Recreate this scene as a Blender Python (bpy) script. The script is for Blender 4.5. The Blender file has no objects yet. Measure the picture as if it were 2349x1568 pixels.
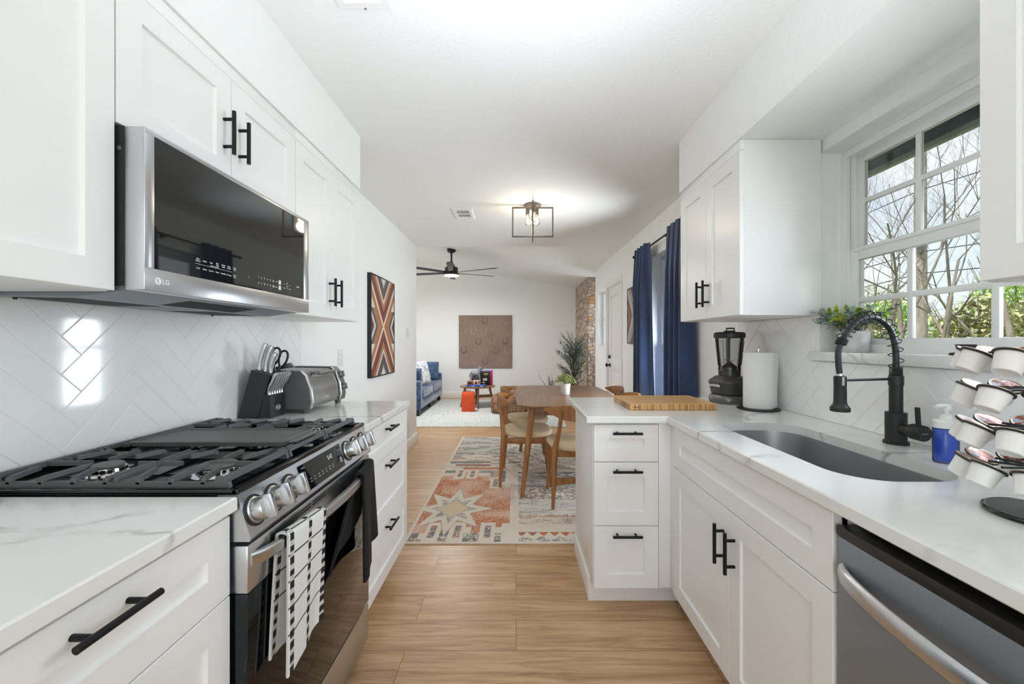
import bpy, bmesh, math, random
from mathutils import Vector, Matrix
from mathutils.geometry import tessellate_polygon

random.seed(7)
SC = bpy.context.scene
COL = SC.collection
PI = math.pi

# ------------------------------------------------------------------ camera
cam_d = bpy.data.cameras.new('camera')
cam_d.sensor_fit = 'HORIZONTAL'
cam_d.sensor_width = 36.0
cam_d.lens = 950.0 / 2349.0 * 36.0
cam_d.shift_x = -9.5 / 2349.0
cam_d.clip_start = 0.02
cam = bpy.data.objects.new('camera', cam_d)
cam.location = (0, 0, 1.254)
cam.rotation_euler = (PI / 2, 0, 0)
COL.objects.link(cam)
SC.camera = cam

# ------------------------------------------------------------------ exposure
SC.view_settings.view_transform = 'Standard'
SC.view_settings.look = 'None'
SC.view_settings.exposure = 0.12
SC.view_settings.gamma = 1.0
SC.view_settings.use_curve_mapping = False
SC.cycles.use_denoising = True
SC.cycles.max_bounces = 12
SC.cycles.diffuse_bounces = 7
SC.cycles.glossy_bounces = 5
SC.cycles.transparent_max_bounces = 12
SC.cycles.caustics_reflective = False
SC.cycles.caustics_refractive = False
SC.cycles.sample_clamp_indirect = 6.0

# ------------------------------------------------------------------ sky
W = bpy.data.worlds.new('sky')
SC.world = W
W.use_nodes = True
nt = W.node_tree
nt.nodes.clear()
out = nt.nodes.new('ShaderNodeOutputWorld')
bg = nt.nodes.new('ShaderNodeBackground')
tc = nt.nodes.new('ShaderNodeTexCoord')
sep = nt.nodes.new('ShaderNodeSeparateXYZ')
ramp = nt.nodes.new('ShaderNodeValToRGB')
e = ramp.color_ramp.elements
e[0].position = 0.0; e[0].color = (0.86, 0.93, 1.0, 1)
e[1].position = 0.75; e[1].color = (0.30, 0.52, 0.95, 1)
noi = nt.nodes.new('ShaderNodeTexNoise')
noi.inputs['Scale'].default_value = 3.2
noi.inputs['Detail'].default_value = 6
cr = nt.nodes.new('ShaderNodeValToRGB')
cr.color_ramp.elements[0].position = 0.42
cr.color_ramp.elements[1].position = 0.60
mix = nt.nodes.new('ShaderNodeMixRGB')
mix.inputs[2].default_value = (1, 1, 1, 1)
L = nt.links.new
L(tc.outputs['Generated'], sep.inputs[0])
L(sep.outputs['Z'], ramp.inputs[0])
L(tc.outputs['Generated'], noi.inputs['Vector'])
L(noi.outputs[0], cr.inputs[0])
L(cr.outputs[0], mix.inputs[0])
L(ramp.outputs[0], mix.inputs[1])
L(mix.outputs[0], bg.inputs[0])
L(bg.outputs[0], out.inputs[0])
bg.inputs[1].default_value = 1.1

# ------------------------------------------------------------------ lights of the place and added fill
def lamp(name, kind, loc, energy, rot=(0, 0, 0), color=(1, 1, 1), **kw):
    d = bpy.data.lights.new(name, kind)
    d.energy = energy
    d.color = color
    for k, v in kw.items():
        setattr(d, k, v)
    o = bpy.data.objects.new(name, d)
    o.location = loc
    o.rotation_euler = rot
    COL.objects.link(o)
    return o

lamp('sun', 'SUN', (-4, 0, 9), 5.0, rot=(math.radians(18), math.radians(-38), 0), color=(1, 0.96, 0.9), angle=math.radians(2))
COOL = (0.885, 0.962, 1.075)
# added fill from behind the camera, shaped like daylight through a wide opening
lamp('rear_fill', 'AREA', (0.1, -2.48, 1.2), 32, rot=(PI / 2 + 0.25, 0, 0), color=COOL, shape='RECTANGLE', size=2.3, size_y=2.1)
# added low lamp, aimed upwards to brighten the kitchen ceiling
lamp('ceiling_uplight_fill', 'AREA', (0.05, 0.0, 0.9), 9.0, rot=(PI - 0.55, 0, 0), color=COOL, shape='DISK', size=0.3, spread=1.2)
# daylight at the windows; the living room lamp is added fill, its window unseen
lamp('kitchen_window_daylight', 'AREA', (1.60, 1.10, 1.62), 10.5, rot=(0, PI / 2 - 0.3, -0.12), color=COOL, shape='RECTANGLE', size=0.80, size_y=0.66, spread=2.0)
lamp('dining_window_daylight', 'AREA', (1.80, 3.62, 1.06), 84, rot=(0, PI / 2, 0), color=COOL, shape='RECTANGLE', size=0.82, size_y=1.25)
lamp('narrow_window_daylight', 'AREA', (1.51, 6.53, 1.63), 5, rot=(0, PI / 2, 0), color=COOL, shape='RECTANGLE', size=0.8, size_y=0.54)
lamp('living_side_fill', 'AREA', (-3.7, 7.3, 1.4), 22, rot=(0, -PI / 2 + 0.25, 0), color=COOL, shape='RECTANGLE', size=1.6, size_y=2.2)
lamp('side_window_daylight', 'AREA', (2.1, 7.35, 1.5), 9, rot=(0, PI / 2 - 0.3, 0), color=COOL, shape='RECTANGLE', size=1.0, size_y=0.5)

# ------------------------------------------------------------------ helpers
def srgb(h):
    h = h.lstrip('#')
    c = [int(h[i:i + 2], 16) / 255 for i in (0, 2, 4)]
    return tuple(x / 12.92 if x <= 0.04045 else ((x + 0.055) / 1.055) ** 2.4 for x in c)

MATS = {}
def mat(name, color='#ffffff', rough=0.5, metal=0.0, spec=0.5, **kw):
    m = bpy.data.materials.new(name)
    m.use_nodes = True
    b = m.node_tree.nodes['Principled BSDF']
    c = srgb(color) if isinstance(color, str) else color
    b.inputs['Base Color'].default_value = (*c, 1)
    b.inputs['Roughness'].default_value = rough
    b.inputs['Metallic'].default_value = metal
    b.inputs['Specular IOR Level'].default_value = spec
    for k, v in kw.items():
        b.inputs[k].default_value = v
    MATS[name] = m
    return m

def nodes(m):
    return m.node_tree.nodes, m.node_tree.links.new, m.node_tree.nodes['Principled BSDF']

def add_bump(m, scale, strength, detail=3, dist=0.002, stretch=None):
    n, l, b = nodes(m)
    t = n.new('ShaderNodeTexCoord')
    mp = n.new('ShaderNodeMapping')
    if stretch: mp.inputs['Scale'].default_value = stretch
    no = n.new('ShaderNodeTexNoise')
    no.inputs['Scale'].default_value = scale
    no.inputs['Detail'].default_value = detail
    bu = n.new('ShaderNodeBump')
    bu.inputs['Strength'].default_value = strength
    bu.inputs['Distance'].default_value = dist
    l(t.outputs['Object'], mp.inputs[0]); l(mp.outputs[0], no.inputs['Vector'])
    l(no.outputs[0], bu.inputs['Height']); l(bu.outputs[0], b.inputs['Normal'])
    return m

def noise_color(m, scale, stops, detail=4, stretch=(1, 1, 1), distort=0.0, rough=0.5, coord='Object'):
    n, l, b = nodes(m)
    t = n.new('ShaderNodeTexCoord'); mp = n.new('ShaderNodeMapping')
    mp.inputs['Scale'].default_value = stretch
    no = n.new('ShaderNodeTexNoise')
    no.inputs['Scale'].default_value = scale; no.inputs['Detail'].default_value = detail
    no.inputs['Distortion'].default_value = distort; no.inputs['Roughness'].default_value = rough
    r = n.new('ShaderNodeValToRGB')
    els = r.color_ramp.elements
    while len(els) < len(stops): els.new(0.5)
    for el, (p, c) in zip(els, stops):
        el.position = p; el.color = (*srgb(c), 1)
    l(t.outputs[coord], mp.inputs[0]); l(mp.outputs[0], no.inputs['Vector'])
    l(no.outputs[0], r.inputs[0]); l(r.outputs[0], b.inputs['Base Color'])
    return m

def attr_color(m, speck=None, speck_scale=300, speck_amt=0.3):
    n, l, b = nodes(m)
    a = n.new('ShaderNodeAttribute'); a.attribute_name = 'col'
    if speck is None:
        l(a.outputs['Color'], b.inputs['Base Color'])
    else:
        t = n.new('ShaderNodeTexCoord')
        no = n.new('ShaderNodeTexNoise'); no.inputs['Scale'].default_value = speck_scale; no.inputs['Detail'].default_value = 2
        r = n.new('ShaderNodeValToRGB'); r.color_ramp.elements[0].position = 0.48; r.color_ramp.elements[1].position = 0.62
        mu = n.new('ShaderNodeMath'); mu.operation = 'MULTIPLY'; mu.inputs[1].default_value = speck_amt
        mx = n.new('ShaderNodeMixRGB'); mx.inputs[2].default_value = (*srgb(speck), 1)
        l(t.outputs['Object'], no.inputs['Vector']); l(no.outputs[0], r.inputs[0]); l(r.outputs[0], mu.inputs[0])
        l(mu.outputs[0], mx.inputs[0]); l(a.outputs['Color'], mx.inputs[1]); l(mx.outputs[0], b.inputs['Base Color'])
    return m

# frames: local (u right, v up, w out of the face)
def FX(x, y, z):  return Matrix(((0, 0, 1, x), (1, 0, 0, y), (0, 1, 0, z), (0, 0, 0, 1)))       # faces +X, u=+Y
def FNX(x, y, z): return Matrix(((0, 0, -1, x), (-1, 0, 0, y), (0, 1, 0, z), (0, 0, 0, 1)))     # faces -X, u=-Y
def FNY(x, y, z): return Matrix(((1, 0, 0, x), (0, 0, -1, y), (0, 1, 0, z), (0, 0, 0, 1)))      # faces -Y, u=+X
def FZ(x, y, z, a=0): return Matrix.Translation((x, y, z)) @ Matrix.Rotation(a, 4, 'Z')
def axisM(p, d):
    d = Vector(d).normalized()
    q = d.to_track_quat('Z', 'Y')
    return Matrix.Translation(p) @ q.to_matrix().to_4x4()

def offset_poly(poly, d):
    """inset a CCW 2-D polygon by d"""
    n = len(poly); res = []
    for i in range(n):
        p0, p1, p2 = Vector(poly[i - 1]), Vector(poly[i]), Vector(poly[(i + 1) % n])
        a = (p1 - p0).normalized(); b = (p2 - p1).normalized()
        na = Vector((-a.y, a.x)); nb = Vector((-b.y, b.x))
        k = 1 + na.dot(nb)
        res.append(tuple(p1 + (na + nb) * (d / max(k, 0.2))))
    return res

def rrect(x0, x1, y0, y1, r, n=6):
    r = min(r, (x1 - x0) / 2 - 1e-5, (y1 - y0) / 2 - 1e-5)
    pts = []
    for cx, cy, a0 in ((x1 - r, y0 + r, -PI / 2), (x1 - r, y1 - r, 0), (x0 + r, y1 - r, PI / 2), (x0 + r, y0 + r, PI)):
        for i in range(n + 1):
            a = a0 + PI / 2 * i / n
            pts.append((cx + r * math.cos(a), cy + r * math.sin(a)))
    return pts

class MB:
    def __init__(s):
        s.v = []; s.f = []; s.mi = []; s.cur = 0
    def add(s, vs, fs, M=None):
        b = len(s.v)
        for p in vs:
            p = Vector(p)
            s.v.append(M @ p if M is not None else p)
        flip = M is not None and M.determinant() < 0
        for f in fs:
            ff = [i + b for i in f]
            s.f.append(ff[::-1] if flip else ff); s.mi.append(s.cur)
        return s
    def box(s, x0, x1, y0, y1, z0, z1, b=0.0, M=None):
        if x1 < x0: x0, x1 = x1, x0
        if y1 < y0: y0, y1 = y1, y0
        if z1 < z0: z0, z1 = z1, z0
        if b <= 0:
            vs = [(x, y, z) for z in (z0, z1) for y in (y0, y1) for x in (x0, x1)]
            return s.add(vs, [(0, 2, 3, 1), (4, 5, 7, 6), (0, 1, 5, 4), (2, 6, 7, 3), (0, 4, 6, 2), (1, 3, 7, 5)], M)
        b = min(b, (x1 - x0) * .45, (y1 - y0) * .45, (z1 - z0) * .45)
        bm = bmesh.new()
        bmesh.ops.create_cube(bm, size=1)
        for v in bm.verts:
            v.co = Vector(((x0 + x1) / 2 + v.co.x * (x1 - x0), (y0 + y1) / 2 + v.co.y * (y1 - y0), (z0 + z1) / 2 + v.co.z * (z1 - z0)))
        bmesh.ops.bevel(bm, geom=list(bm.edges), offset=b, segments=2 if b < 0.012 else 4, profile=0.5, affect='EDGES')
        bm.verts.index_update()
        s.add([v.co.copy() for v in bm.verts], [[v.index for v in f.verts] for f in bm.faces], M)
        bm.free()
        return s
    def loft(s, loops, M=None, caps=True, closed=False):
        n = len(loops[0]); vs = [p for lp in loops for p in lp]; fs = []
        k = len(loops)
        for i in range(k if closed else k - 1):
            a = i * n; c = ((i + 1) % k) * n
            for j in range(n):
                j2 = (j + 1) % n
                fs.append((a + j, a + j2, c + j2, c + j))
        if caps and not closed:
            fs.append(tuple(range(n))[::-1]); fs.append(tuple((k - 1) * n + j for j in range(n)))
        return s.add(vs, fs, M)
    def prism(s, poly, z0, z1, M=None, ch=0.0):
        """CCW polygon extruded along w"""
        lo = [(x, y, z0) for x, y in poly]; hi = [(x, y, z1) for x, y in poly]
        if ch <= 0: return s.loft([lo, hi], M)
        ins = offset_poly(poly, ch)
        return s.loft([[(x, y, z0) for x, y in ins], [(x, y, z0 + ch) for x, y in poly], [(x, y, z1 - ch) for x, y in poly], [(x, y, z1) for x, y in ins]], M)
    def cyl(s, p0, p1, r0, r1=None, n=20, cap=True):
        r1 = r0 if r1 is None else r1
        return s.tube([p0, p1], [r0, r1], n, cap)
    def tube(s, pts, r, n=10, cap=True, closed=False, M=None, flat=None):
        pts = [Vector(p) for p in pts]
        if not isinstance(r, (list, tuple)): r = [r] * len(pts)
        k = len(pts); loops = []
        ref = None
        for i, p in enumerate(pts):
            if closed: t = pts[(i + 1) % k] - pts[i - 1]
            else: t = pts[min(i + 1, k - 1)] - pts[max(i - 1, 0)]
            t.normalize()
            if ref is None:
                ref = Vector((0, 0, 1)) if abs(t.z) < 0.9 else Vector((1, 0, 0))
            a = (ref - t * ref.dot(t)).normalized(); ref = a
            b = t.cross(a)
            f1, f2 = flat or (1, 1)
            loops.append([p + (a * math.cos(2 * PI * j / n) * f1 + b * math.sin(2 * PI * j / n) * f2) * r[i] for j in range(n)])
        return s.loft(loops, M, caps=cap, closed=closed)
    def lathe(s, prof, M=None, n=28, cap=True):
        return s.loft([[(r * math.cos(2 * PI * j / n), r * math.sin(2 * PI * j / n), z) for j in range(n)] for r, z in prof], M, caps=cap)
    def sphere(s, c, r, sc=(1, 1, 1), n=14, M=None):
        prof = [(max(1e-4, math.sin(PI * i / n)) * r, -math.cos(PI * i / n) * r) for i in range(n + 1)]
        T = Matrix.Translation(c) @ Matrix.Diagonal((*sc, 1))
        return s.lathe(prof, M @ T if M is not None else T, n=2 * n)
    def grid(s, fn, nu, nv, M=None, closed_u=False):
        vs = [fn(i / nu, j / nv) for j in range(nv + 1) for i in range(nu + 1)]
        fs = [(j * (nu + 1) + i, j * (nu + 1) + i + 1, (j + 1) * (nu + 1) + i + 1, (j + 1) * (nu + 1) + i) for j in range(nv) for i in range(nu)]
        return s.add(vs, fs, M)
    def sheet(s, fn, nu, nv, t, M=None):
        """a double-sided sheet with thickness t"""
        P = [[Vector(fn(i / nu, j / nv)) for i in range(nu + 1)] for j in range(nv + 1)]
        N = []
        for j in range(nv + 1):
            row = []
            for i in range(nu + 1):
                du = P[j][min(i + 1, nu)] - P[j][max(i - 1, 0)]
                dv = P[min(j + 1, nv)][i] - P[max(j - 1, 0)][i]
                nn = du.cross(dv)
                row.append(nn.normalized() if nn.length > 1e-9 else Vector((0, 0, 1)))
            N.append(row)
        w = nu + 1
        A = [P[j][i] + N[j][i] * t / 2 for j in range(nv + 1) for i in range(w)]
        B = [P[j][i] - N[j][i] * t / 2 for j in range(nv + 1) for i in range(w)]
        fs = []; o = len(A)
        for j in range(nv):
            for i in range(nu):
                a = j * w + i
                fs.append((a, a + 1, a + w + 1, a + w)); fs.append((o + a + w, o + a + w + 1, o + a + 1, o + a))
        for i in range(nu):
            fs.append((i + 1, i, o + i, o + i + 1)); a = nv * w + i; fs.append((a, a + 1, o + a + 1, o + a))
        for j in range(nv):
            a = j * w; fs.append((a, a + w, o + a + w, o + a)); a = j * w + nu; fs.append((a + w, a, o + a, o + a + w))
        return s.add(A + B, fs, M)
    def text(s, body, size, M, align='CENTER', depth=0.0003, bold=0.0):
        cu = bpy.data.curves.new('t', 'FONT')
        cu.body = body; cu.size = size; cu.align_x = align; cu.align_y = 'CENTER'
        cu.extrude = depth; cu.offset = bold; cu.resolution_u = 3
        ob = bpy.data.objects.new('t', cu)
        me = bpy.data.meshes.new_from_object(ob)
        s.add([v.co.copy() for v in me.vertices], [list(p.vertices) for p in me.polygons], M)
        bpy.data.objects.remove(ob); bpy.data.curves.remove(cu); bpy.data.meshes.remove(me)
        return s
    def shaker(s, w, h, M, rail=0.065, t=0.019, rec=0.008, ch=0.0015):
        """shaker front: u 0..w, v 0..h, w 0..t"""
        def R(i, z): return [(i, i, z), (w - i, i, z), (w - i, h - i, z), (i, h - i, z)]
        return s.loft([R(0, 0), R(0, t - ch), R(ch, t), R(rail, t), R(rail + 0.003, t - rec)], M)
    def bar(s, u, v, length, M, vert=False, stand=0.032, r=0.006, cc=0.085, base=0.019):
        d = (0, 1) if vert else (1, 0)
        P = lambda k, w: M @ Vector((u + d[0] * k, v + d[1] * k, w))
        s.cyl(P(-length / 2, base + stand), P(length / 2, base + stand), r, n=14)
        for k in (-cc / 2, cc / 2):
            s.cyl(P(k, base), P(k, base + stand), r * 0.85, n=12)
        return s
    def build(s, name, m, parent=None, smooth=35, cols=None):
        me = bpy.data.meshes.new(name)
        me.from_pydata([tuple(p) for p in s.v], [], s.f)
        ms = m if isinstance(m, (list, tuple)) else [m]
        for x in ms: me.materials.append(MATS[x] if isinstance(x, str) else x)
        if len(ms) > 1: me.polygons.foreach_set('material_index', s.mi)
        if smooth:
            me.polygons.foreach_set('use_smooth', [True] * len(me.polygons))
            try: me.set_sharp_from_angle(angle=math.radians(smooth))
            except Exception: pass
        if cols is not None:
            at = me.color_attributes.new('col', 'FLOAT_COLOR', 'CORNER')
            buf = []
            for p, c in zip(me.polygons, cols):
                for _ in range(p.loop_total): buf.extend((*c, 1.0))
            at.data.foreach_set('color', buf)
        me.update()
        o = bpy.data.objects.new(name, me)
        COL.objects.link(o)
        if parent is not None: o.parent = parent
        return o

ROOTLOC = {}
def thing(name, label, cat, loc=(0, 0, 0), group=None, rotz=0.0):
    o = bpy.data.objects.new(name, None)
    o.empty_display_size = 0.05
    COL.objects.link(o)
    o.location = loc; o.rotation_euler = (0, 0, rotz)
    o['label'] = label; o['category'] = cat
    if group: o['group'] = group
    ROOTLOC[o.name] = Vector(loc)
    return o

def root_of(o):
    while o.parent is not None: o = o.parent
    return o

def part(name, mb, m, parent, world=True, smooth=35, cols=None, label=None):
    if world:
        off = ROOTLOC.get(root_of(parent).name, Vector((0, 0, 0)))
        mb.v = [Vector(p) - off for p in mb.v]
    o = mb.build(name, m, parent, smooth, cols)
    if label: o['label'] = label
    return o

def solo(name, mb, m, label, cat, group=None, smooth=35, cols=None):
    xs = [p.x for p in mb.v]; ys = [p.y for p in mb.v]; zs = [p.z for p in mb.v]
    off = Vector(((min(xs) + max(xs)) / 2, (min(ys) + max(ys)) / 2, min(zs)))
    mb.v = [p - off for p in mb.v]
    o = mb.build(name, m, None, smooth, cols)
    o.location = off
    o['label'] = label; o['category'] = cat
    if group: o['group'] = group
    ROOTLOC[o.name] = off
    return o

def struct(name, mb, m, parent=None, smooth=35):
    o = mb.build(name, m, parent, smooth)
    if parent is None: o['kind'] = 'structure'
    return o

def dup(root, loc=None, rotz=None, label=None, group=None):
    r = root.copy(); COL.objects.link(r)
    if loc is not None: r.location = loc
    if rotz is not None: r.rotation_euler = (0, 0, rotz)
    if label: r['label'] = label
    if group: r['group'] = group
    for ch in [c for c in root.children]:
        c = ch.copy(); COL.objects.link(c); c.parent = r
        for g in [q for q in ch.children]:
            d = g.copy(); COL.objects.link(d); d.parent = c
    return r

# ------------------------------------------------------------------ materials
add_bump(mat('wall_paint', '#f1f2f1', 0.65), 120, 0.12)
add_bump(mat('ceiling_paint', '#f0f1f0', 0.8), 75, 0.5, detail=5, dist=0.004)
add_bump(mat('soffit_texture', '#f0f1f0', 0.8), 75, 0.5, detail=5, dist=0.004)
mat('trim_white', '#ececea', 0.4)
mat('cabinet_white', '#efefee', 0.33)
mat('inside_dark', '#1d1d1d', 0.7)
mat('tile_white', '#f4f4f3', 0.07)
mat('grout_white', '#e9e9e7', 0.7)
mat('black_metal', '#1b1b1c', 0.38, 0.6)
mat('matte_black', '#171717', 0.45)
mat('black_plastic', '#1c1c1c', 0.4)
mat('charcoal', '#3a3a3a', 0.45)
mat('enamel_black', '#0c0c0d', 0.12)
mat('cast_iron', '#565656', 0.5)
mat('griddle_grey', '#5a5a59', 0.48)
mat('chrome', '#d8d8d8', 0.12, 1.0)
mat('glass_black', '#0a0a0b', 0.03, spec=0.5, **{'Specular Tint': (0.82, 0.93, 1.0, 1)})
mat('oven_black_glass', '#19191a', 0.03, spec=1.0, **{'Specular Tint': (0.86, 0.94, 1.0, 1)})
mat('white_plastic', '#ececea', 0.4)
mat('print_white', '#e8e8e8', 0.5)
mat('print_grey', '#8e8e8e', 0.5)
mat('print_black', '#1a1a1a', 0.5)
mat('stainless', '#cbccce', 0.28, 1.0)
mat('stainless_dark', '#92989f', 0.45, 0.75)
mat('sink_steel', '#a3a4a5', 0.36, 0.85)
mat('outlet_white', '#e6e6e4', 0.4)

def quartz():
    m = mat('quartz', '#e8e8e6', 0.16)
    n, l, b = nodes(m)
    t = n.new('ShaderNodeTexCoord'); mp = n.new('ShaderNodeMapping')
    mp.inputs['Rotation'].default_value = (0, 0, 0.7); mp.inputs['Scale'].default_value = (1.0, 1.9, 1.4)
    d = n.new('ShaderNodeTexNoise'); d.inputs['Scale'].default_value = 2.2; d.inputs['Detail'].default_value = 7; d.inputs['Roughness'].default_value = 0.6
    ad = n.new('ShaderNodeMixRGB'); ad.inputs[0].default_value = 0.34
    vo = n.new('ShaderNodeTexVoronoi'); vo.feature = 'DISTANCE_TO_EDGE'; vo.inputs['Scale'].default_value = 1.55
    r = n.new('ShaderNodeValToRGB')
    r.color_ramp.elements[0].position = 0.0; r.color_ramp.elements[0].color = (1, 1, 1, 1)
    r.color_ramp.elements[1].position = 0.022; r.color_ramp.elements[1].color = (0, 0, 0, 1)
    k = n.new('ShaderNodeTexNoise'); k.inputs['Scale'].default_value = 3.5; k.inputs['Detail'].default_value = 3
    kr = n.new('ShaderNodeValToRGB'); kr.color_ramp.elements[0].position = 0.46; kr.color_ramp.elements[1].position = 0.66
    mu = n.new('ShaderNodeMath'); mu.operation = 'MULTIPLY'
    sc = n.new('ShaderNodeMath'); sc.operation = 'MULTIPLY'; sc.inputs[1].default_value = 0.8
    mx = n.new('ShaderNodeMixRGB')
    mx.inputs[1].default_value = (*srgb('#e8e8e6'), 1); mx.inputs[2].default_value = (*srgb('#8b8b89'), 1)
    l(t.outputs['Object'], mp.inputs[0]); l(mp.outputs[0], d.inputs['Vector'])
    l(mp.outputs[0], ad.inputs[1]); l(d.outputs['Color'], ad.inputs[2])
    l(ad.outputs[0], vo.inputs['Vector']); l(vo.outputs['Distance'], r.inputs[0])
    l(mp.outputs[0], k.inputs['Vector']); l(k.outputs[0], kr.inputs[0])
    l(r.outputs[0], mu.inputs[0]); l(kr.outputs[0], mu.inputs[1]); l(mu.outputs[0], sc.inputs[0])
    l(sc.outputs[0], mx.inputs[0]); l(mx.outputs[0], b.inputs['Base Color'])
quartz()

def planks():
    m = mat('oak_planks', '#b08a62', 0.36)
    n, l, b = nodes(m)
    t = n.new('ShaderNodeTexCoord')
    br = n.new('ShaderNodeTexBrick')
    br.inputs['Scale'].default_value = 1.0
    br.inputs['Brick Width'].default_value = 1.22; br.inputs['Row Height'].default_value = 0.187
    br.inputs['Mortar Size'].default_value = 0.0016; br.inputs['Mortar Smooth'].default_value = 0.2; br.inputs['Bias'].default_value = 0.0
    br.offset = 0.37; br.offset_frequency = 2
    br.inputs['Color1'].default_value = (*srgb('#c9a47c'), 1)
    br.inputs['Color2'].default_value = (*srgb('#d6b48c'), 1)
    br.inputs['Mortar'].default_value = (*srgb('#8f6d4c'), 1)
    # each plank gets its own grain: shift by a per-plank brick value
    br2 = n.new('ShaderNodeTexBrick')
    for k in ('Scale', 'Brick Width', 'Row Height'): br2.inputs[k].default_value = br.inputs[k].default_value
    br2.inputs['Mortar Size'].default_value = 0.0; br2.offset = 0.37; br2.offset_frequency = 2
    br2.inputs['Color1'].default_value = (0, 0, 0, 1); br2.inputs['Color2'].default_value = (1, 1, 1, 1)
    mp = n.new('ShaderNodeMapping'); mp.inputs['Scale'].default_value = (0.9, 13, 1)
    va = n.new('ShaderNodeVectorMath'); va.operation = 'MULTIPLY_ADD'; va.inputs[1].default_value = (7, 7, 7)
    no = n.new('ShaderNodeTexNoise'); no.inputs['Scale'].default_value = 2.6; no.inputs['Detail'].default_value = 8; no.inputs['Distortion'].default_value = 0.9; no.inputs['Roughness'].default_value = 0.62
    r = n.new('ShaderNodeValToRGB')
    r.color_ramp.elements[0].position = 0.30; r.color_ramp.elements[0].color = (*srgb('#a88a6c'), 1)
    r.color_ramp.elements[1].position = 0.62; r.color_ramp.elements[1].color = (1, 1, 1, 1)
    mx = n.new('ShaderNodeMixRGB'); mx.blend_type = 'MULTIPLY'; mx.inputs[0].default_value = 0.75
    l(t.outputs['Object'], br.inputs['Vector']); l(t.outputs['Object'], br2.inputs['Vector'])
    l(br2.outputs['Color'], va.inputs[0]); l(t.outputs['Object'], mp.inputs[0]); l(mp.outputs[0], va.inputs[2])
    l(va.outputs[0], no.inputs['Vector']); l(no.outputs[0], r.inputs[0])
    l(br.outputs['Color'], mx.inputs[1]); l(r.outputs[0], mx.inputs[2]); l(mx.outputs[0], b.inputs['Base Color'])
    bu = n.new('ShaderNodeBump'); bu.inputs['Strength'].default_value = 0.12; bu.inputs['Distance'].default_value = 0.001
    l(no.outputs[0], bu.inputs['Height']); l(bu.outputs[0], b.inputs['Normal'])
planks()

noise_color(mat('walnut', '#6e4a30', 0.32), 4, [(0.3, '#785638'), (0.7, '#967052')], detail=7, stretch=(10, 0.8, 10), distort=0.6)
noise_color(mat('chair_wood', '#7d4f2a', 0.38), 4, [(0.3, '#875a34'), (0.7, '#ad7843')], detail=6, stretch=(10, 10, 0.8), distort=0.5)
noise_color(mat('bamboo', '#d3a467', 0.4), 5, [(0.3, '#c7955a'), (0.7, '#dcb37a')], detail=6, stretch=(1, 22, 1), distort=0.2)
noise_color(mat('bamboo_edge', '#c79458', 0.45), 7, [(0.35, '#8f6334'), (0.6, '#d6a76b')], detail=5, stretch=(16, 1, 0.5))
add_bump(mat('cream_fabric', '#e2cca8', 0.9), 400, 0.3)
noise_color(mat('blue_velvet', '#3a5779', 0.75, **{'Sheen Weight': 0.4}), 14, [(0.3, '#263c59'), (0.7, '#4d6c92')], detail=4)
noise_color(mat('curtain_blue', '#223a60', 0.7, **{'Sheen Weight': 0.5}), 9, [(0.3, '#16243f'), (0.7, '#223d68')], detail=3, stretch=(1, 1, 0.2))
noise_color(mat('pillow_print', '#c9cdd0', 0.9), 26, [(0.42, '#5f7896'), (0.5, '#d9dbdb'), (0.7, '#e4e3de')], detail=6, distort=1.5)
noise_color(mat('living_rug', '#c6cbca', 0.95), 5, [(0.3, '#a9b3b3'), (0.5, '#cdd1cf'), (0.75, '#d9d9d4')], detail=8, stretch=(14, 0.9, 1))
noise_color(mat('leather_brown', '#6b4b39', 0.5), 7, [(0.3, '#6a4836'), (0.55, '#96694f'), (0.75, '#a57d63')], detail=6)
noise_color(mat('sofa_leg', '#1f1b18', 0.4), 4, [(0.3, '#191512'), (0.7, '#26211d')])
add_bump(noise_color(mat('concrete_pot', '#d9d9d6', 0.85), 18, [(0.35, '#bcbcb9'), (0.6, '#dededb')], detail=6), 60, 0.3)
mat('pot_white', '#e6e6e4', 0.5)
noise_color(mat('leaf_sage', '#5f7a62', 0.55), 20, [(0.3, '#7a957d'), (0.7, '#b4c4b3')])
noise_color(mat('leaf_lime', '#8aa02c', 0.5), 20, [(0.3, '#86a32c'), (0.7, '#c0cb4e')])
noise_color(mat('leaf_table', '#93a05a', 0.6), 30, [(0.3, '#76904c'), (0.55, '#b3ba70'), (0.75, '#dcd8a6')])
noise_color(mat('leaf_olive', '#4f6353', 0.55), 12, [(0.3, '#4c6353'), (0.7, '#a2b3a4')])
mat('leaf_plum', '#2d2a33', 0.6)
noise_color(mat('bark_indoor', '#6b5a48', 0.8), 12, [(0.3, '#4f4030'), (0.7, '#7e6b55')])
mat('soil', '#3a2e24', 0.95)
mat('paper', '#e9e9e7', 0.9)
mat('orange_bag', '#e2511f', 0.55)
mat('ribbon_red', '#9e1f14', 0.4)
# ================================================================== ROOM SHELL
XL, XR = -1.245, 1.345          # side walls of kitchen and dining room
HC = 2.446                      # flat ceiling
YE = 5.17                       # end of the left wall / flat ceiling
YF = 9.27                       # far wall of the living room

struct('floor', MB().box(-3.9, 2.3, -2.7, YF + 0.1, -0.12, 0.0), 'oak_planks')
struct('ceiling', MB().box(XL - 0.12, XR + 0.14, -2.7, YE, HC, HC + 0.08), 'ceiling_paint')
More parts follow.
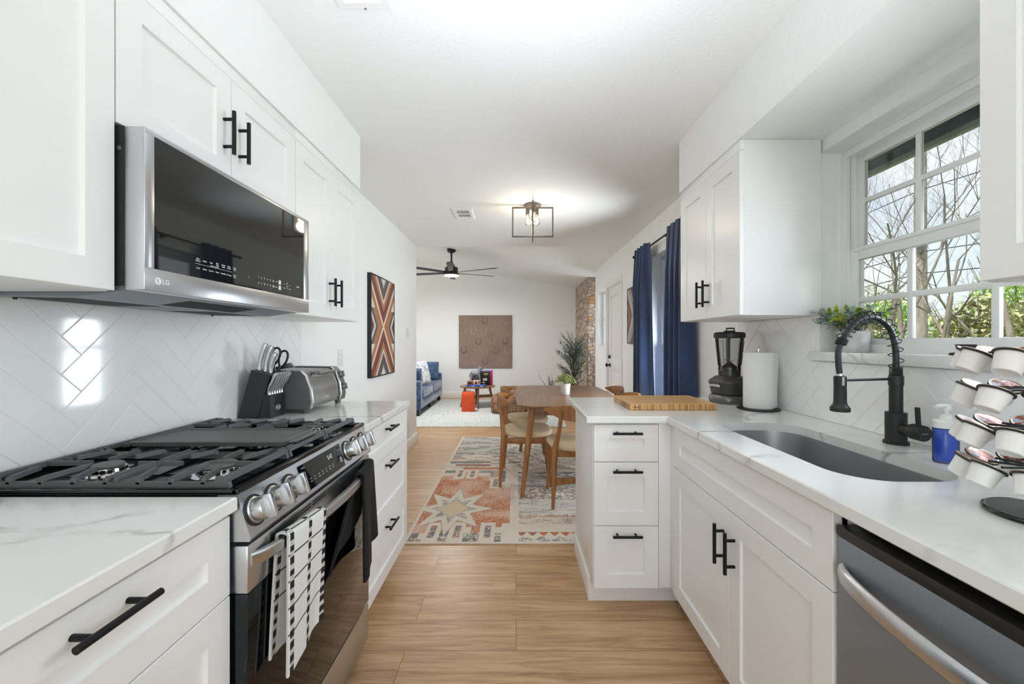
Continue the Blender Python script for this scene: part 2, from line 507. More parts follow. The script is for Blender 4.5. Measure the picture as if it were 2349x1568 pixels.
# vaulted living room ceiling, rising to the left
def vz(x): return 2.455 + 0.165 * (XR - x)
mb = MB()
P = [(-3.9, vz(-3.9)), (2.3, vz(XR)), (2.3, vz(XR) + 0.08), (XR, vz(XR) + 0.08), (-3.9, vz(-3.9) + 0.08)]
P = [(-3.9, vz(-3.9)), (XR, vz(XR)), (2.3, vz(XR)), (2.3, vz(XR) + 0.1), (XR, vz(XR) + 0.1), (-3.9, vz(-3.9) + 0.1)]
mb.loft([[(x, YE - 0.1, z) for x, z in P], [(x, YF + 0.1, z) for x, z in P]])
struct('ceiling_living', mb, 'wall_paint')
# drop between flat and vaulted ceiling
mb = MB().loft([[(x, y, z) for x, z in [(XL - 0.12, HC + 0.079), (XL - 0.12, vz(XL) + 0.2), (XR + 0.14, vz(XR) + 0.2), (XR + 0.14, HC + 0.079)]] for y in (YE - 0.1, YE - 0.002)])
struct('trim_1', mb, 'wall_paint')

def wall_x(mb, x0, x1, y0, y1, z0, z1, holes):
    ys = sorted({y0, y1, *[h[i] for h in holes for i in (0, 1)]})
    zs = sorted({z0, z1, *[h[i] for h in holes for i in (2, 3)]})
    for a, b in zip(ys, ys[1:]):
        for c, d in zip(zs, zs[1:]):
            my, mz = (a + b) / 2, (c + d) / 2
            if any(h[0] < my < h[1] and h[2] < mz < h[3] for h in holes): continue
            mb.box(x0, x1, a, b, c, d)
    return mb

KW = (0.72, 1.835, 1.17, 2.088)      # kitchen window opening: y0 y1 z0 z1
DW_ = (3.19, 4.10, 0.40, 2.09)       # dining window opening
DR = (5.30, 6.10, 0.0, 2.04)         # entry door opening
NW = (6.23, 6.83, 1.20, 2.06)        # narrow window opening
struct('wall_right', wall_x(MB(), XR, XR + 0.15, -2.7, 7.03, 0, HC + 0.06, [KW, DW_, DR, NW]), 'wall_paint')
struct('wall_left', MB().box(XL - 0.12, XL, -2.7, YE, 0, HC), 'wall_paint')
struct('wall_far', MB().box(-3.9, 2.3, YF, YF + 0.12, 0, 3.5), 'wall_paint')
mb = wall_x(MB(), -3.9, -3.8, YE - 0.1, YF, 0, 3.5, [(6.2, 8.4, 0.5, 2.1)])  # unseen opening added to light the living room
struct('wall_living_left', mb, 'wall_paint')
struct('wall_living_front', MB().box(-3.9, XL - 0.12, YE - 0.1, YE, 0, 3.5), 'wall_paint')
# wall behind the photographer, with a wide opening added to let light in
mb = MB()
mb.box(XL - 0.12, -1.1, -2.7, -2.6, 0, HC); mb.box(1.25, XR + 0.15, -2.7, -2.6, 0, HC); mb.box(-1.1, 1.25, -2.7, -2.6, 2.3, HC)
struct('wall_back', mb, 'wall_paint')
# recess beyond the right wall with its own window
mb = MB(); mb.box(XR + 0.15, 2.3, 6.93, 7.03, 0, 2.5)
wall_x(mb, 2.2, 2.3, 7.03, 7.68, 0, 2.6, [(7.1, 7.6, 0.9, 2.1)])
struct('wall_recess', mb, 'wall_paint')

# stone chimney wall in the far corner
m = mat('stone', '#b8a28a', 0.9)
n, l, b = nodes(m)
t = n.new('ShaderNodeTexCoord'); mp = n.new('ShaderNodeMapping'); mp.inputs['Scale'].default_value = (1, 1, 1)
vo = n.new('ShaderNodeTexVoronoi'); vo.inputs['Scale'].default_value = 9; vo.inputs['Randomness'].default_value = 0.75
vd = n.new('ShaderNodeTexVoronoi'); vd.feature = 'DISTANCE_TO_EDGE'; vd.inputs['Scale'].default_value = 9; vd.inputs['Randomness'].default_value = 0.75
mp.inputs['Scale'].default_value = (0.62, 0.62, 1.35)
sx = n.new('ShaderNodeSeparateXYZ')
r = n.new('ShaderNodeValToRGB')
r.color_ramp.elements.new(0.4); r.color_ramp.elements.new(0.72)
for el, (p, c) in zip(r.color_ramp.elements, [(0.0, '#a08d7e'), (0.4, '#bba999'), (0.78, '#c6b7a8'), (1.0, '#b08558')]):
    el.position = p; el.color = (*srgb(c), 1)
no = n.new('ShaderNodeTexNoise'); no.inputs['Scale'].default_value = 30; no.inputs['Detail'].default_value = 6
mo = n.new('ShaderNodeMixRGB'); mo.blend_type = 'OVERLAY'; mo.inputs[0].default_value = 0.5
er = n.new('ShaderNodeValToRGB'); er.color_ramp.elements[0].position = 0.02; er.color_ramp.elements[1].position = 0.07
mm = n.new('ShaderNodeMixRGB'); mm.inputs[1].default_value = (*srgb('#a3978d'), 1)
bu = n.new('ShaderNodeBump'); bu.inputs['Distance'].default_value = 0.03; bu.inputs['Strength'].default_value = 0.8
l(t.outputs['Object'], mp.inputs[0])
for v in (vo, vd): l(mp.outputs[0], v.inputs['Vector'])
l(vo.outputs['Color'], sx.inputs[0]); l(sx.outputs[0], r.inputs[0]); l(mp.outputs[0], no.inputs['Vector'])
l(r.outputs[0], mo.inputs[1]); l(no.outputs[0], mo.inputs[2])
l(vd.outputs['Distance'], er.inputs[0]); l(er.outputs[0], mm.inputs[0]); l(mo.outputs[0], mm.inputs[2])
l(mm.outputs[0], b.inputs['Base Color']); l(er.outputs[0], bu.inputs['Height']); l(bu.outputs[0], b.inputs['Normal'])
mb = MB()
rs = random.Random(3)
# rough stone faces: jittered grid on the room side and on the return
def jit(a): return a + rs.uniform(-0.012, 0.012)
mb.box(1.36, 2.2, 7.70, YF, 0, 2.5)
mb.grid(lambda u, v: (jit(1.335), 7.67 + u * (YF - 7.67), v * 2.53), 40, 60)
mb.grid(lambda u, v: (1.335 + u * 0.86, jit(7.67), v * 2.53), 22, 60)
struct('wall_stone', mb, 'stone', smooth=20)

# soffits above the upper cabinets
struct('trim_2', MB().box(XL, -0.906, -0.4, 2.405, 2.138, HC), 'wall_paint')
mb = MB().box(0.975, XR, -0.4, 2.475, 2.142, HC)
struct('trim_3', mb, 'soffit_texture')

# baseboards
mb = MB().box(XL, XL + 0.016, 2.40, YE + 0.014, 0, 0.13, 0.004)
mb.box(XL - 0.12, XL + 0.016, YE, YE + 0.016, 0, 0.13, 0.004)
struct('baseboard_left', mb, 'trim_white')
mb = MB()
for a, b_ in ((2.56, 5.22), (6.18, 7.03)): mb.box(XR - 0.016, XR, a, b_, 0, 0.13, 0.004)
struct('baseboard_right', mb, 'trim_white')
struct('baseboard_far', MB().box(-3.8, 1.33, YF - 0.016, YF, 0, 0.14, 0.004), 'trim_white')

# ------------------------------------------------------------------ herringbone tile
def clip(poly, x0, x1, y0, y1):
    for axis, lim, sgn in ((0, x0, 1), (0, x1, -1), (1, y0, 1), (1, y1, -1)):
        res = []
        for i in range(len(poly)):
            p, q = poly[i - 1], poly[i]
            dp, dq = (p[axis] - lim) * sgn, (q[axis] - lim) * sgn
            if dp * dq < 0:
                k = dp / (dp - dq); res.append((p[0] + (q[0] - p[0]) * k, p[1] + (q[1] - p[1]) * k))
            if dq >= 0: res.append(q)
        poly = res
        if len(poly) < 3: return []
    out = []
    for p in poly:
        if not out or (abs(p[0] - out[-1][0]) + abs(p[1] - out[-1][1])) > 1e-4: out.append(p)
    if len(out) > 2 and abs(out[0][0] - out[-1][0]) + abs(out[0][1] - out[-1][1]) < 1e-4: out.pop()
    return out

def area2(p): return sum(p[i - 1][0] * p[i][1] - p[i][0] * p[i - 1][1] for i in range(len(p)))

def herring(mb, M, rects, off=(0, 0), w=0.0742, nn=4, gap=0.0010):
    L_ = w * nn; c = math.sqrt(0.5)
    for k in range(-70, 71):
        for q in range(-12, 13):
            for kind in (0, 1):
                if kind == 0: x0, y0, x1, y1 = k * w + 2 * L_ * q, k * w, k * w + L_ + 2 * L_ * q, (k + 1) * w
                else: x0, y0, x1, y1 = k * w + L_ + 2 * L_ * q, (k - nn + 1) * w, k * w + L_ + w + 2 * L_ * q, (k + 1) * w
                quad = [(x0 + gap, y0 + gap), (x1 - gap, y0 + gap), (x1 - gap, y1 - gap), (x0 + gap, y1 - gap)]
                rp = [((x - y) * c + off[0], (x + y) * c + off[1]) for x, y in quad]
                if max(p[0] for p in rp) < min(r[0] for r in rects) or min(p[0] for p in rp) > max(r[1] for r in rects): continue
                for r in rects:
                    cp = clip(rp, *r)
                    if len(cp) < 3 or area2(cp) < 0.0006: continue
                    t0 = rsT.uniform(0.0048, 0.0052)
                    ins = offset_poly(cp, 0.0014)
                    if area2(ins) <= 0: ins = cp
                    mb.loft([[(x, y, 0.0) for x, y in cp], [(x, y, t0 - 0.0009) for x, y in cp], [(x, y, t0) for x, y in ins]], M)
rsT = random.Random(5)
mb = MB(); mb.cur = 0
mb.box(XL - 0.02, XL + 0.0035, -0.3, 2.3885, 0.9155, 1.3705)
mb.cur = 1
herring(mb, FX(XL, 0, 0), [(0.1, 2.39, 0.915, 1.371)], off=(1.1816, 1.2175))
struct('trim_4', mb, ['grout_white', 'tile_white'], smooth=25)
mb = MB(); mb.cur = 0
mb.box(XR - 0.0035, XR + 0.02, 0.3, 1.8695, 0.9155, 1.1675); mb.box(XR - 0.0035, XR + 0.02, 1.8715, 2.4985, 0.9155, 1.3705)
mb.cur = 1
herring(mb, FNX(XR, 0, 0), [(-1.87, -0.4, 0.915, 1.168), (-2.50, -1.87, 0.915, 1.371)], off=(-1.20, 1.06))
struct('trim_5', mb, ['grout_white', 'tile_white'], smooth=25)

# ------------------------------------------------------------------ windows
gl = bpy.data.materials.new('window_glass'); gl.use_nodes = True; MATS['window_glass'] = gl
n = gl.node_tree.nodes; l = gl.node_tree.links.new; n.clear()
o_ = n.new('ShaderNodeOutputMaterial'); mx = n.new('ShaderNodeMixShader'); tr = n.new('ShaderNodeBsdfTransparent'); gs = n.new('ShaderNodeBsdfGlossy'); fr = n.new('ShaderNodeFresnel')
gs.inputs['Roughness'].default_value = 0.02; fr.inputs['IOR'].default_value = 1.25; tr.inputs[0].default_value = (0.97, 0.985, 0.98, 1)
l(fr.outputs[0], mx.inputs[0]); l(tr.outputs[0], mx.inputs[1]); l(gs.outputs[0], mx.inputs[2]); l(mx.outputs[0], o_.inputs[0])
mat('window_white', '#eeeeed', 0.35)

def sash(mb, x0, x1, ya, yb, za, zb, sw, muns_y=(), muns_z=(), mw=0.02):
    mb.box(x0, x1, ya, ya + sw, za, zb, 0.003); mb.box(x0, x1, yb - sw, yb, za, zb, 0.003)
    mb.box(x0, x1, ya + sw, yb - sw, za, za + sw, 0.003); mb.box(x0, x1, ya + sw, yb - sw, zb - sw, zb, 0.003)
    xm = (x0 + x1) / 2
    for y in muns_y: mb.box(xm - 0.007, xm + 0.007, y - mw / 2, y + mw / 2, za + sw, zb - sw, 0.002)
    for z in muns_z: mb.box(xm - 0.0065, xm + 0.0065, ya + sw, yb - sw, z - mw / 2, z + mw / 2, 0.002)

w1 = bpy.data.objects.new('window_1', None); COL.objects.link(w1); w1['kind'] = 'structure'
ROOTLOC['window_1'] = Vector((0, 0, 0))
y0, y1, z0, z1 = KW
mb = MB()
def ring(mb, x0, x1, ya, yb, za, zb, s_):      # picture-frame ring in the plane x = const
    R = lambda x, i: [(x, ya + i, za + i), (x, yb - i, za + i), (x, yb - i, zb - i), (x, ya + i, zb - i)]
    mb.loft([R(x0, 0), R(x0, s_), R(x1, s_), R(x1, 0)][::-1], closed=True, caps=False)
for x0, x1, s_ in ((1.440, 1.4535, 0.032), (1.4525, 1.462, 0.020), (1.461, 1.520, 0.026)):      # stepped outer frame
    ring(mb, x0, x1, y0 + 0.001, y1 - 0.001, 1.2115, z1 - 0.001, s_)
struct('window_frame', mb, 'window_white', w1)
mb = MB(); sash(mb, 1.484, 1.506, y0 + 0.02, y1 - 0.022, 1.62, z1 - 0.02, 0.042, (1.534, 1.262, 0.99), (1.858,))
struct('upper_sash', mb, 'window_white', w1)
mb = MB(); sash(mb, 1.454, 1.478, y0 + 0.016, y1 - 0.018, 1.216, 1.655, 0.052, (1.536, 1.262, 0.99), (1.431,), 0.022)
mb.box(1.448, 1.456, y0 + 0.05, y1 - 0.05, 1.640, 1.655, 0.002)
struct('lower_sash', mb, 'window_white', w1)
struct('pane', MB().box(1.494, 1.496, y0 + 0.05, y1 - 0.05, 1.64, z1 - 0.05), 'window_glass', w1)
struct('pane', MB().box(1.465, 1.467, y0 + 0.05, y1 - 0.05, 1.24, 1.63), 'window_glass', w1)
struct('window_sill', MB().box(1.318, 1.50, 0.60, 1.872, 1.172, 1.212, 0.004), 'quartz', w1)

w2 = bpy.data.objects.new('window_2', None); COL.objects.link(w2); w2['kind'] = 'structure'
y0, y1, z0, z1 = DW_
mb = MB()
ring(mb, 1.43, 1.494, y0 + 0.001, y1 - 0.001, z0 + 0.001, z1 - 0.001, 0.034)
struct('window_frame', mb, 'window_white', w2)
mb = MB(); sash(mb, 1.465, 1.485, y0 + 0.03, y1 - 0.03, 1.19, z1 - 0.03, 0.04); struct('upper_sash', mb, 'window_white', w2)
mb = MB(); sash(mb, 1.44, 1.462, y0 + 0.03, y1 - 0.03, z0 + 0.03, 1.23, 0.045); struct('lower_sash', mb, 'window_white', w2)
struct('pane', MB().box(1.474, 1.476, y0 + 0.05, y1 - 0.05, 1.2, z1 - 0.05), 'window_glass', w2)
struct('pane', MB().box(1.450, 1.452, y0 + 0.05, y1 - 0.05, z0 + 0.05, 1.22), 'window_glass', w2)

w3 = bpy.data.objects.new('window_3', None); COL.objects.link(w3); w3['kind'] = 'structure'
y0, y1, z0, z1 = NW
mb = MB()
ring(mb, 1.44, 1.494, y0 + 0.001, y1 - 0.001, z0 + 0.001, z1 - 0.001, 0.03)
mb.box(1.45, 1.48, y0 + 0.03, y1 - 0.03, 1.61, 1.645, 0.002)
struct('window_frame', mb, 'window_white', w3)
struct('pane', MB().box(1.464, 1.466, y0 + 0.02, y1 - 0.02, z0 + 0.02, z1 - 0.02), 'window_glass', w3)

# ------------------------------------------------------------------ entry door in the right wall
d1 = bpy.data.objects.new('door_1', None); COL.objects.link(d1); d1['kind'] = 'structure'
M = FNX(1.372, 6.085, 0.012)       # slab face 2.7 cm behind the wall plane
w_, h_ = 0.77, 2.018
mb = MB()
mb.box(0, w_, 0, h_, -0.04, -0.0045, 0.001, M)
# stiles and rails leave two sunk fields; each field carries a raised panel with a mitred edge
fields = [(0.115, w_ - 0.115, 0.22, 0.84), (0.115, w_ - 0.115, 1.0, h_ - 0.13)]
us = [0, fields[0][0], fields[0][1], w_]
mb.box(0, us[1], 0, h_, -0.0045, 0.006, 0.001, M); mb.box(us[2], w_, 0, h_, -0.0045, 0.006, 0.001, M)
for a, b_ in ((0, 0.22), (0.84, 1.0), (h_ - 0.13, h_)): mb.box(us[1], us[2], a, b_, -0.0045, 0.006, 0.001, M)
for u0, u1, v0, v1 in fields:
    def R(i, z): return [(u0 + i, v0 + i, z), (u1 - i, v0 + i, z), (u1 - i, v1 - i, z), (u0 + i, v1 - i, z)]
    mb.loft([R(0.012, -0.0045), R(0.03, -0.002), R(0.045, 0.0035), R(0.05, 0.0035)], M)
struct('door_slab', mb, 'trim_white', d1)
mb = MB()
mb.box(XR - 0.012, XR, 5.235, 5.30, 0, 2.0395, 0.002); mb.box(XR - 0.012, XR, 6.10, 6.165, 0, 2.0395, 0.002); mb.box(XR - 0.012, XR, 5.235, 6.165, 2.04, 2.105, 0.002)
mb.box(XR, XR + 0.1, 5.3005, 5.312, 0, 2.0395); mb.box(XR, XR + 0.1, 6.088, 6.0995, 0, 2.0395); mb.box(XR, XR + 0.1, 5.3125, 6.0875, 2.028, 2.039)
struct('door_casing', mb, 'trim_white', d1)
Mk = Matrix.Translation((1.366, 6.015, 0.92)) @ Matrix.Rotation(-PI / 2, 4, 'Y')
mb = MB().lathe([(0.030, 0), (0.031, 0.006), (0.013, 0.010), (0.011, 0.032), (0.024, 0.042), (0.029, 0.055), (0.022, 0.066), (0.002, 0.068)], Mk)
struct('door_knob', mb, 'matte_black', d1)
Mk = Matrix.Translation((1.366, 6.015, 1.04)) @ Matrix.Rotation(-PI / 2, 4, 'Y')
mb = MB().lathe([(0.028, 0), (0.028, 0.008), (0.020, 0.014), (0.001, 0.014)], Mk)
mb.box(1.336, 1.352, 6.009, 6.021, 1.022, 1.058, 0.003)
struct('deadbolt', mb, 'matte_black', d1)

# ================================================================== CABINETS
def fin(o): return o
GAP = 0.0015

# ---- left upper cabinets (doors face +X, front plane x=-0.912)
xf = -0.931
def upper_left(name_label, y0, y1, z0, z1, doors, group):
    t = thing('upper_cabinet', name_label, 'cabinet', ((XL + xf) / 2, (y0 + y1) / 2, z0), group)
    mb = MB().box(XL + 0.008, xf, y0 + 0.0005, y1 - 0.0005, z0, 2.136, 0.001)
    mb.box(xf - 0.002, xf + 0.017, y0, y1, z1 + 0.002, 2.137, 0.001)     # top rail under the soffit
    part('body', mb, 'cabinet_white', t)
    for a, b_, side in doors:
        M = FX(xf, a + GAP, z0 + 0.002)
        w, h = b_ - a - 2 * GAP, z1 - z0 - 0.002
        d = part('door', MB().shaker(w, h, M), 'cabinet_white', t)
        if side:
            u = w - 0.034 if side == 'R' else 0.034
            part('handle', MB().bar(u, 0.125 if z1 - z0 > 0.5 else 0.150, 0.135, M, vert=True), 'black_metal', d)
    return t
upper_left('white upper cabinet nearest the camera on the left wall, beside microwave', 0.30, 0.943, 1.369, 2.095, [(0.30, 0.943, None)], 'left wall upper cabinets')
upper_left('short white double door upper cabinet sitting right above the microwave', 0.944, 1.712, 1.754, 2.095, [(0.944, 1.328, 'R'), (1.328, 1.712, 'L')], 'left wall upper cabinets')
upper_left('white two door upper cabinet beyond the microwave, above the toaster oven', 1.713, 2.398, 1.369, 2.095, [(1.713, 2.055, 'R'), (2.055, 2.398, 'L')], 'left wall upper cabinets')

# ---- right upper cabinets (face -X, front plane x=0.98)
xg = 0.999
def upper_right(label, y0, y1, z0, z1, doors):
    t = thing('upper_cabinet', label, 'cabinet', ((XR + xg) / 2, (y0 + y1) / 2, z0), 'right wall upper cabinets')
    mb = MB().box(xg, XR - 0.008, y0 + 0.0005, y1 - 0.0005, z0, 2.141, 0.001)
    mb.box(xg - 0.017, xg + 0.002, y0, y1, z1 + 0.002, 2.141, 0.001)
    part('body', mb, 'cabinet_white', t)
    for a, b_, side in doors:
        M = FNX(xg, b_ - GAP, z0 + 0.002)
        w, h = b_ - a - 2 * GAP, z1 - z0 - 0.002
        d = part('door', MB().shaker(w, h, M), 'cabinet_white', t)
        if side:
            u = w - 0.034 if side == 'R' else 0.034
            part('handle', MB().bar(u, 0.125, 0.135, M, vert=True), 'black_metal', d)
    return t
upper_right('white two door upper cabinet above the blender and paper towels', 1.815, 2.47, 1.372, 2.095, [(1.815, 2.142, 'L'), (2.142, 2.47, 'R')])
upper_right('white upper cabinet cut by the right edge of the photo, beside window', 0.30, 0.878, 1.380, 2.095, [(0.30, 0.878, None)])

# ---- base cabinets
def drawer_front(t, M, w, h, rail_v=0.058):
    d = part('drawer', MB().shaker(w, h, M), 'cabinet_white', t)
    part('handle', MB().bar(w / 2, h - 0.036, 0.135, M), 'black_metal', d)
    return d
ZS = [(0.114, 0.4015), (0.4045, 0.697), (0.700, 0.872)]
xb = -0.647
def base_left(label, y0, y1):
    t = thing('base_cabinet', label, 'cabinet', ((XL + xb) / 2, (y0 + y1) / 2, 0), 'left base cabinets')
    mb = MB().box(XL + 0.002, xb, y0 + 0.001, y1 - 0.001, 0.105, 0.8815, 0.001)
    part('body', mb, 'cabinet_white', t)
    part('toe_kick', MB().box(XL + 0.002, xb - 0.07, y0 + 0.001, y1 - 0.001, 0, 0.1045), 'trim_white', t)
    for za, zb in ZS[::-1]:
        drawer_front(t, FX(xb, y0 + GAP, za), y1 - y0 - 2 * GAP, zb - za)
    return t
base_left('white three drawer base cabinet in the left foreground, near side of range', 0.345, 0.911)
base_left('white three drawer base cabinet between the range and the dining room', 1.680, 2.385)

# sink base
xs = 0.731
t = thing('sink_base_cabinet', 'white two door base cabinet under the sink beside the dishwasher', 'cabinet', (1.03, 1.4, 0))
ya, yb = 0.930, 1.874
mb = MB().box(xs, 0.745, ya, yb, 0.105, 0.8815, 0.001)
mb.box(xs, XR - 0.01, ya, ya + 0.018, 0.105, 0.8815); mb.box(xs, XR - 0.01, yb - 0.018, yb, 0.105, 0.8815); mb.box(xs, XR - 0.01, ya, yb, 0.105, 0.12)
part('body', mb, 'cabinet_white', t)
part('toe_kick', MB().box(xs + 0.07, xs + 0.085, ya, yb + 0.05, 0, 0.1045), 'trim_white', t)
part('false_front', MB().shaker(yb - ya - 2 * GAP, 0.872 - 0.692, FNX(xs, yb - GAP, 0.692)), 'cabinet_white', t)
for a, b_, side in ((ya, 1.385, 'L'), (1.385, yb, 'R')):
    M = FNX(xs, b_ - GAP, 0.114)
    w, h = b_ - a - 2 * GAP, 0.689 - 0.114
    d = part('door', MB().shaker(w, h, M), 'cabinet_white', t)
    part('handle', MB().bar(0.034 if side == 'L' else w - 0.034, h - 0.125, 0.135, M, vert=True), 'black_metal', d)

# peninsula cabinet: drawers face the camera
yp = 1.935
t = thing('peninsula_cabinet', 'white three drawer peninsula cabinet facing the kitchen aisle', 'cabinet', (0.84, 2.2, 0))
mb = MB().box(0.357, 0.372, yp, 2.49, 0.105, 0.8815, 0.001)
mb.box(0.372, XR - 0.01, yp, 2.49, 0.105, 0.8815)
mb.box(0.662, 0.7305, yp - 0.012, yp + 0.005, 0.114, 0.8815, 0.001)        # corner filler
mb.box(0.716, 0.7305, yb + 0.001, yp - 0.010, 0.114, 0.8815, 0.001)
part('body', mb, 'cabinet_white', t)
mb = MB().box(0.357, 0.80, yp + 0.075, 2.40, 0, 0.1045)
mb.box(0.349, 0.358, yp + 0.072, 2.49, 0, 0.11, 0.002)
part('toe_kick', mb, 'trim_white', t)
for za, zb in ZS[::-1]:
    drawer_front(t, FNY(0.360, yp, za), 0.298, zb - za)

# ---- worktops
def slab(name, outer, z0, z1, label, holes=(), ch=0.0035):
    mb = MB()
    top_o = offset_poly(outer, ch); n_ = len(outer)
    mb_l = [[(x, y, z0) for x, y in top_o], [(x, y, z0 + ch) for x, y in outer], [(x, y, z1 - ch) for x, y in outer], [(x, y, z1) for x, y in top_o]]
    mb.loft(mb_l, caps=False)
    for z, flip in ((z1, False), (z0, True)):
        polys = [[Vector((x, y, z)) for x, y in top_o]] + [[Vector((x, y, z)) for x, y in h] for h in holes]
        flat = [v for p in polys for v in p]
        tris = tessellate_polygon(polys)
        fs = []
        for tr_ in tris:
            a, b_, c = (flat[i] for i in tr_)
            up = (b_ - a).cross(c - a).z > 0
            fs.append(tr_ if up != flip else tr_[::-1])
        mb.add(flat, fs)
    for h in holes:
        hh = list(h)
        mb.loft([[(x, y, z1) for x, y in hh], [(x, y, z0) for x, y in hh]], caps=False)
    return solo(name, mb, 'quartz', label, 'countertop')
CZ0, CZ1 = 0.882, 0.914
slab('countertop', [(XL, 0.30), (-0.614, 0.30), (-0.614, 0.912), (XL, 0.912)], CZ0, CZ1, 'white veined quartz worktop in the left foreground')
slab('countertop', [(XL, 1.678), (-0.614, 1.678), (-0.614, 2.392), (XL, 2.392)], CZ0, CZ1, 'white quartz worktop under the toaster oven and knife block')
sink_hole = rrect(0.826, 1.145, 1.008, 1.745, 0.115, 10)
slab('countertop', [(0.322, 1.889), (0.690, 1.889), (0.690, 0.30), (XR, 0.30), (XR, 2.548), (0.322, 2.548)], CZ0, CZ1,
     'white veined L shaped quartz worktop with the sink and cutting board', holes=[sink_hole])

# ---- sink
t = thing('kitchen_sink', 'stainless steel undermount sink set into the right worktop', 'sink', (0.985, 1.376, 0.66))
loops = []
for i, z in ((-0.02, 0.8815), (0.003, 0.8815), (0.004, 0.876), (0.008, 0.72), (0.018, 0.692), (0.045, 0.682)):
    loops.append([(x, y, z) for x, y in rrect(0.826 - 0.004 + i, 1.145 + 0.004 - i, 1.008 - 0.004 + i, 1.745 + 0.004 - i, 0.115 - max(i, 0) * .5, 10)])
mb = MB(); mb.loft(loops[::-1], caps=False)
k = len(mb.v); cen = [(x, y, 0.680) for x, y in rrect(0.95, 1.02, 1.34, 1.41, 0.034, 10)]
mb.loft([cen, loops[-1]], caps=False)
part('basin', mb, 'sink_steel', t)
part('drain', MB().lathe([(0.034, 0), (0.034, 0.004), (0.026, 0.006), (0.024, 0.001), (0.001, 0.001)], Matrix.Translation((0.985, 1.375, 0.679))), 'chrome', t)

# ---- dishwasher
xd = 0.716
t = thing('dishwasher', 'stainless steel dishwasher with bowed bar handle under the right worktop', 'dishwasher', (1.0, 0.62, 0))
part('tub', MB().box(xd + 0.05, XR - 0.02, 0.325, 0.922, 0.05, 0.862), 'inside_dark', t)
mb = MB().box(xd, xd + 0.05, 0.326, 0.924, 0.11, 0.824, 0.004)
d = part('door', mb, 'stainless_dark', t)
mb = MB().box(xd - 0.003, xd + 0.055, 0.326, 0.925, 0.825, 0.848, 0.004)
part('control_strip', mb, 'black_plastic', t)
pts = []; rr = []
for i in range(25):
    u = i / 24; y = 0.905 - u * 0.56
    pts.append((xd - 0.002 - 0.048 * math.sin(PI * u) ** 0.6, y, 0.752)); rr.append(0.020)
part('handle', MB().tube(pts, rr, 14, flat=(1.0, 0.5)), 'stainless', d)
part('toe_panel', MB().box(xd + 0.06, xd + 0.08, 0.326, 0.924, 0.0, 0.105), 'inside_dark', t)
# ================================================================== RANGE
RY0, RY1 = 0.914, 1.676
rng = thing('gas_range', 'stainless steel slide in gas range with black grates and griddle', 'stove', (-0.92, 1.295, 0))
mb = MB().box(-1.225, -0.645, RY0 + 0.003, RY1 - 0.003, 0.03, 0.905, 0.002)
part('body', mb, 'stainless_dark', rng)
# black enamel cooktop with a raised rim
mb = MB()
mb.box(-1.240, -0.616, RY0, RY1, 0.9155, 0.923, 0.002)
for a in ((-1.240, -0.616, RY0, RY0 + 0.012), (-1.240, -0.616, RY1 - 0.012, RY1), (-0.630, -0.614, RY0, RY1)):
    mb.box(*a, 0.9155, 0.9285, 0.003)
mb.box(-1.240, -1.215, RY0, RY1, 0.9155, 0.934, 0.003)
part('cooktop', mb, 'enamel_black', rng)
# burners
def burner(x, y, r):
    mb = MB().lathe([(r * 1.25, 0.922), (r * 1.15, 0.928), (r * 0.98, 0.930), (r * 0.95, 0.940), (r * 0.8, 0.941)], Matrix.Translation((x, y, 0)))
    for k in range(18):
        a = 2 * PI * k / 18
        mb.box(-0.0025, 0.0025, -0.004, 0.004, 0, 0.008, 0, Matrix.Translation((x, y, 0.931)) @ Matrix.Rotation(a, 4, 'Z') @ Matrix.Translation((r * 0.96, 0, 0)))
    b = part('burner', mb, 'chrome', rng)
    part('burner_cap', MB().lathe([(r * 0.5, 0.9405), (r * 0.9, 0.941), (r * 0.92, 0.945), (r * 0.85, 0.948), (0.001, 0.948)], Matrix.Translation((x, y, 0)), 32), 'griddle_grey', b)
burner(-0.755, 1.050, 0.047); burner(-1.03, 1.045, 0.036)
burner(-0.755, 1.54, 0.040); burner(-1.03, 1.54, 0.040); burner(-0.80, 1.295, 0.036); burner(-1.0, 1.295, 0.036)
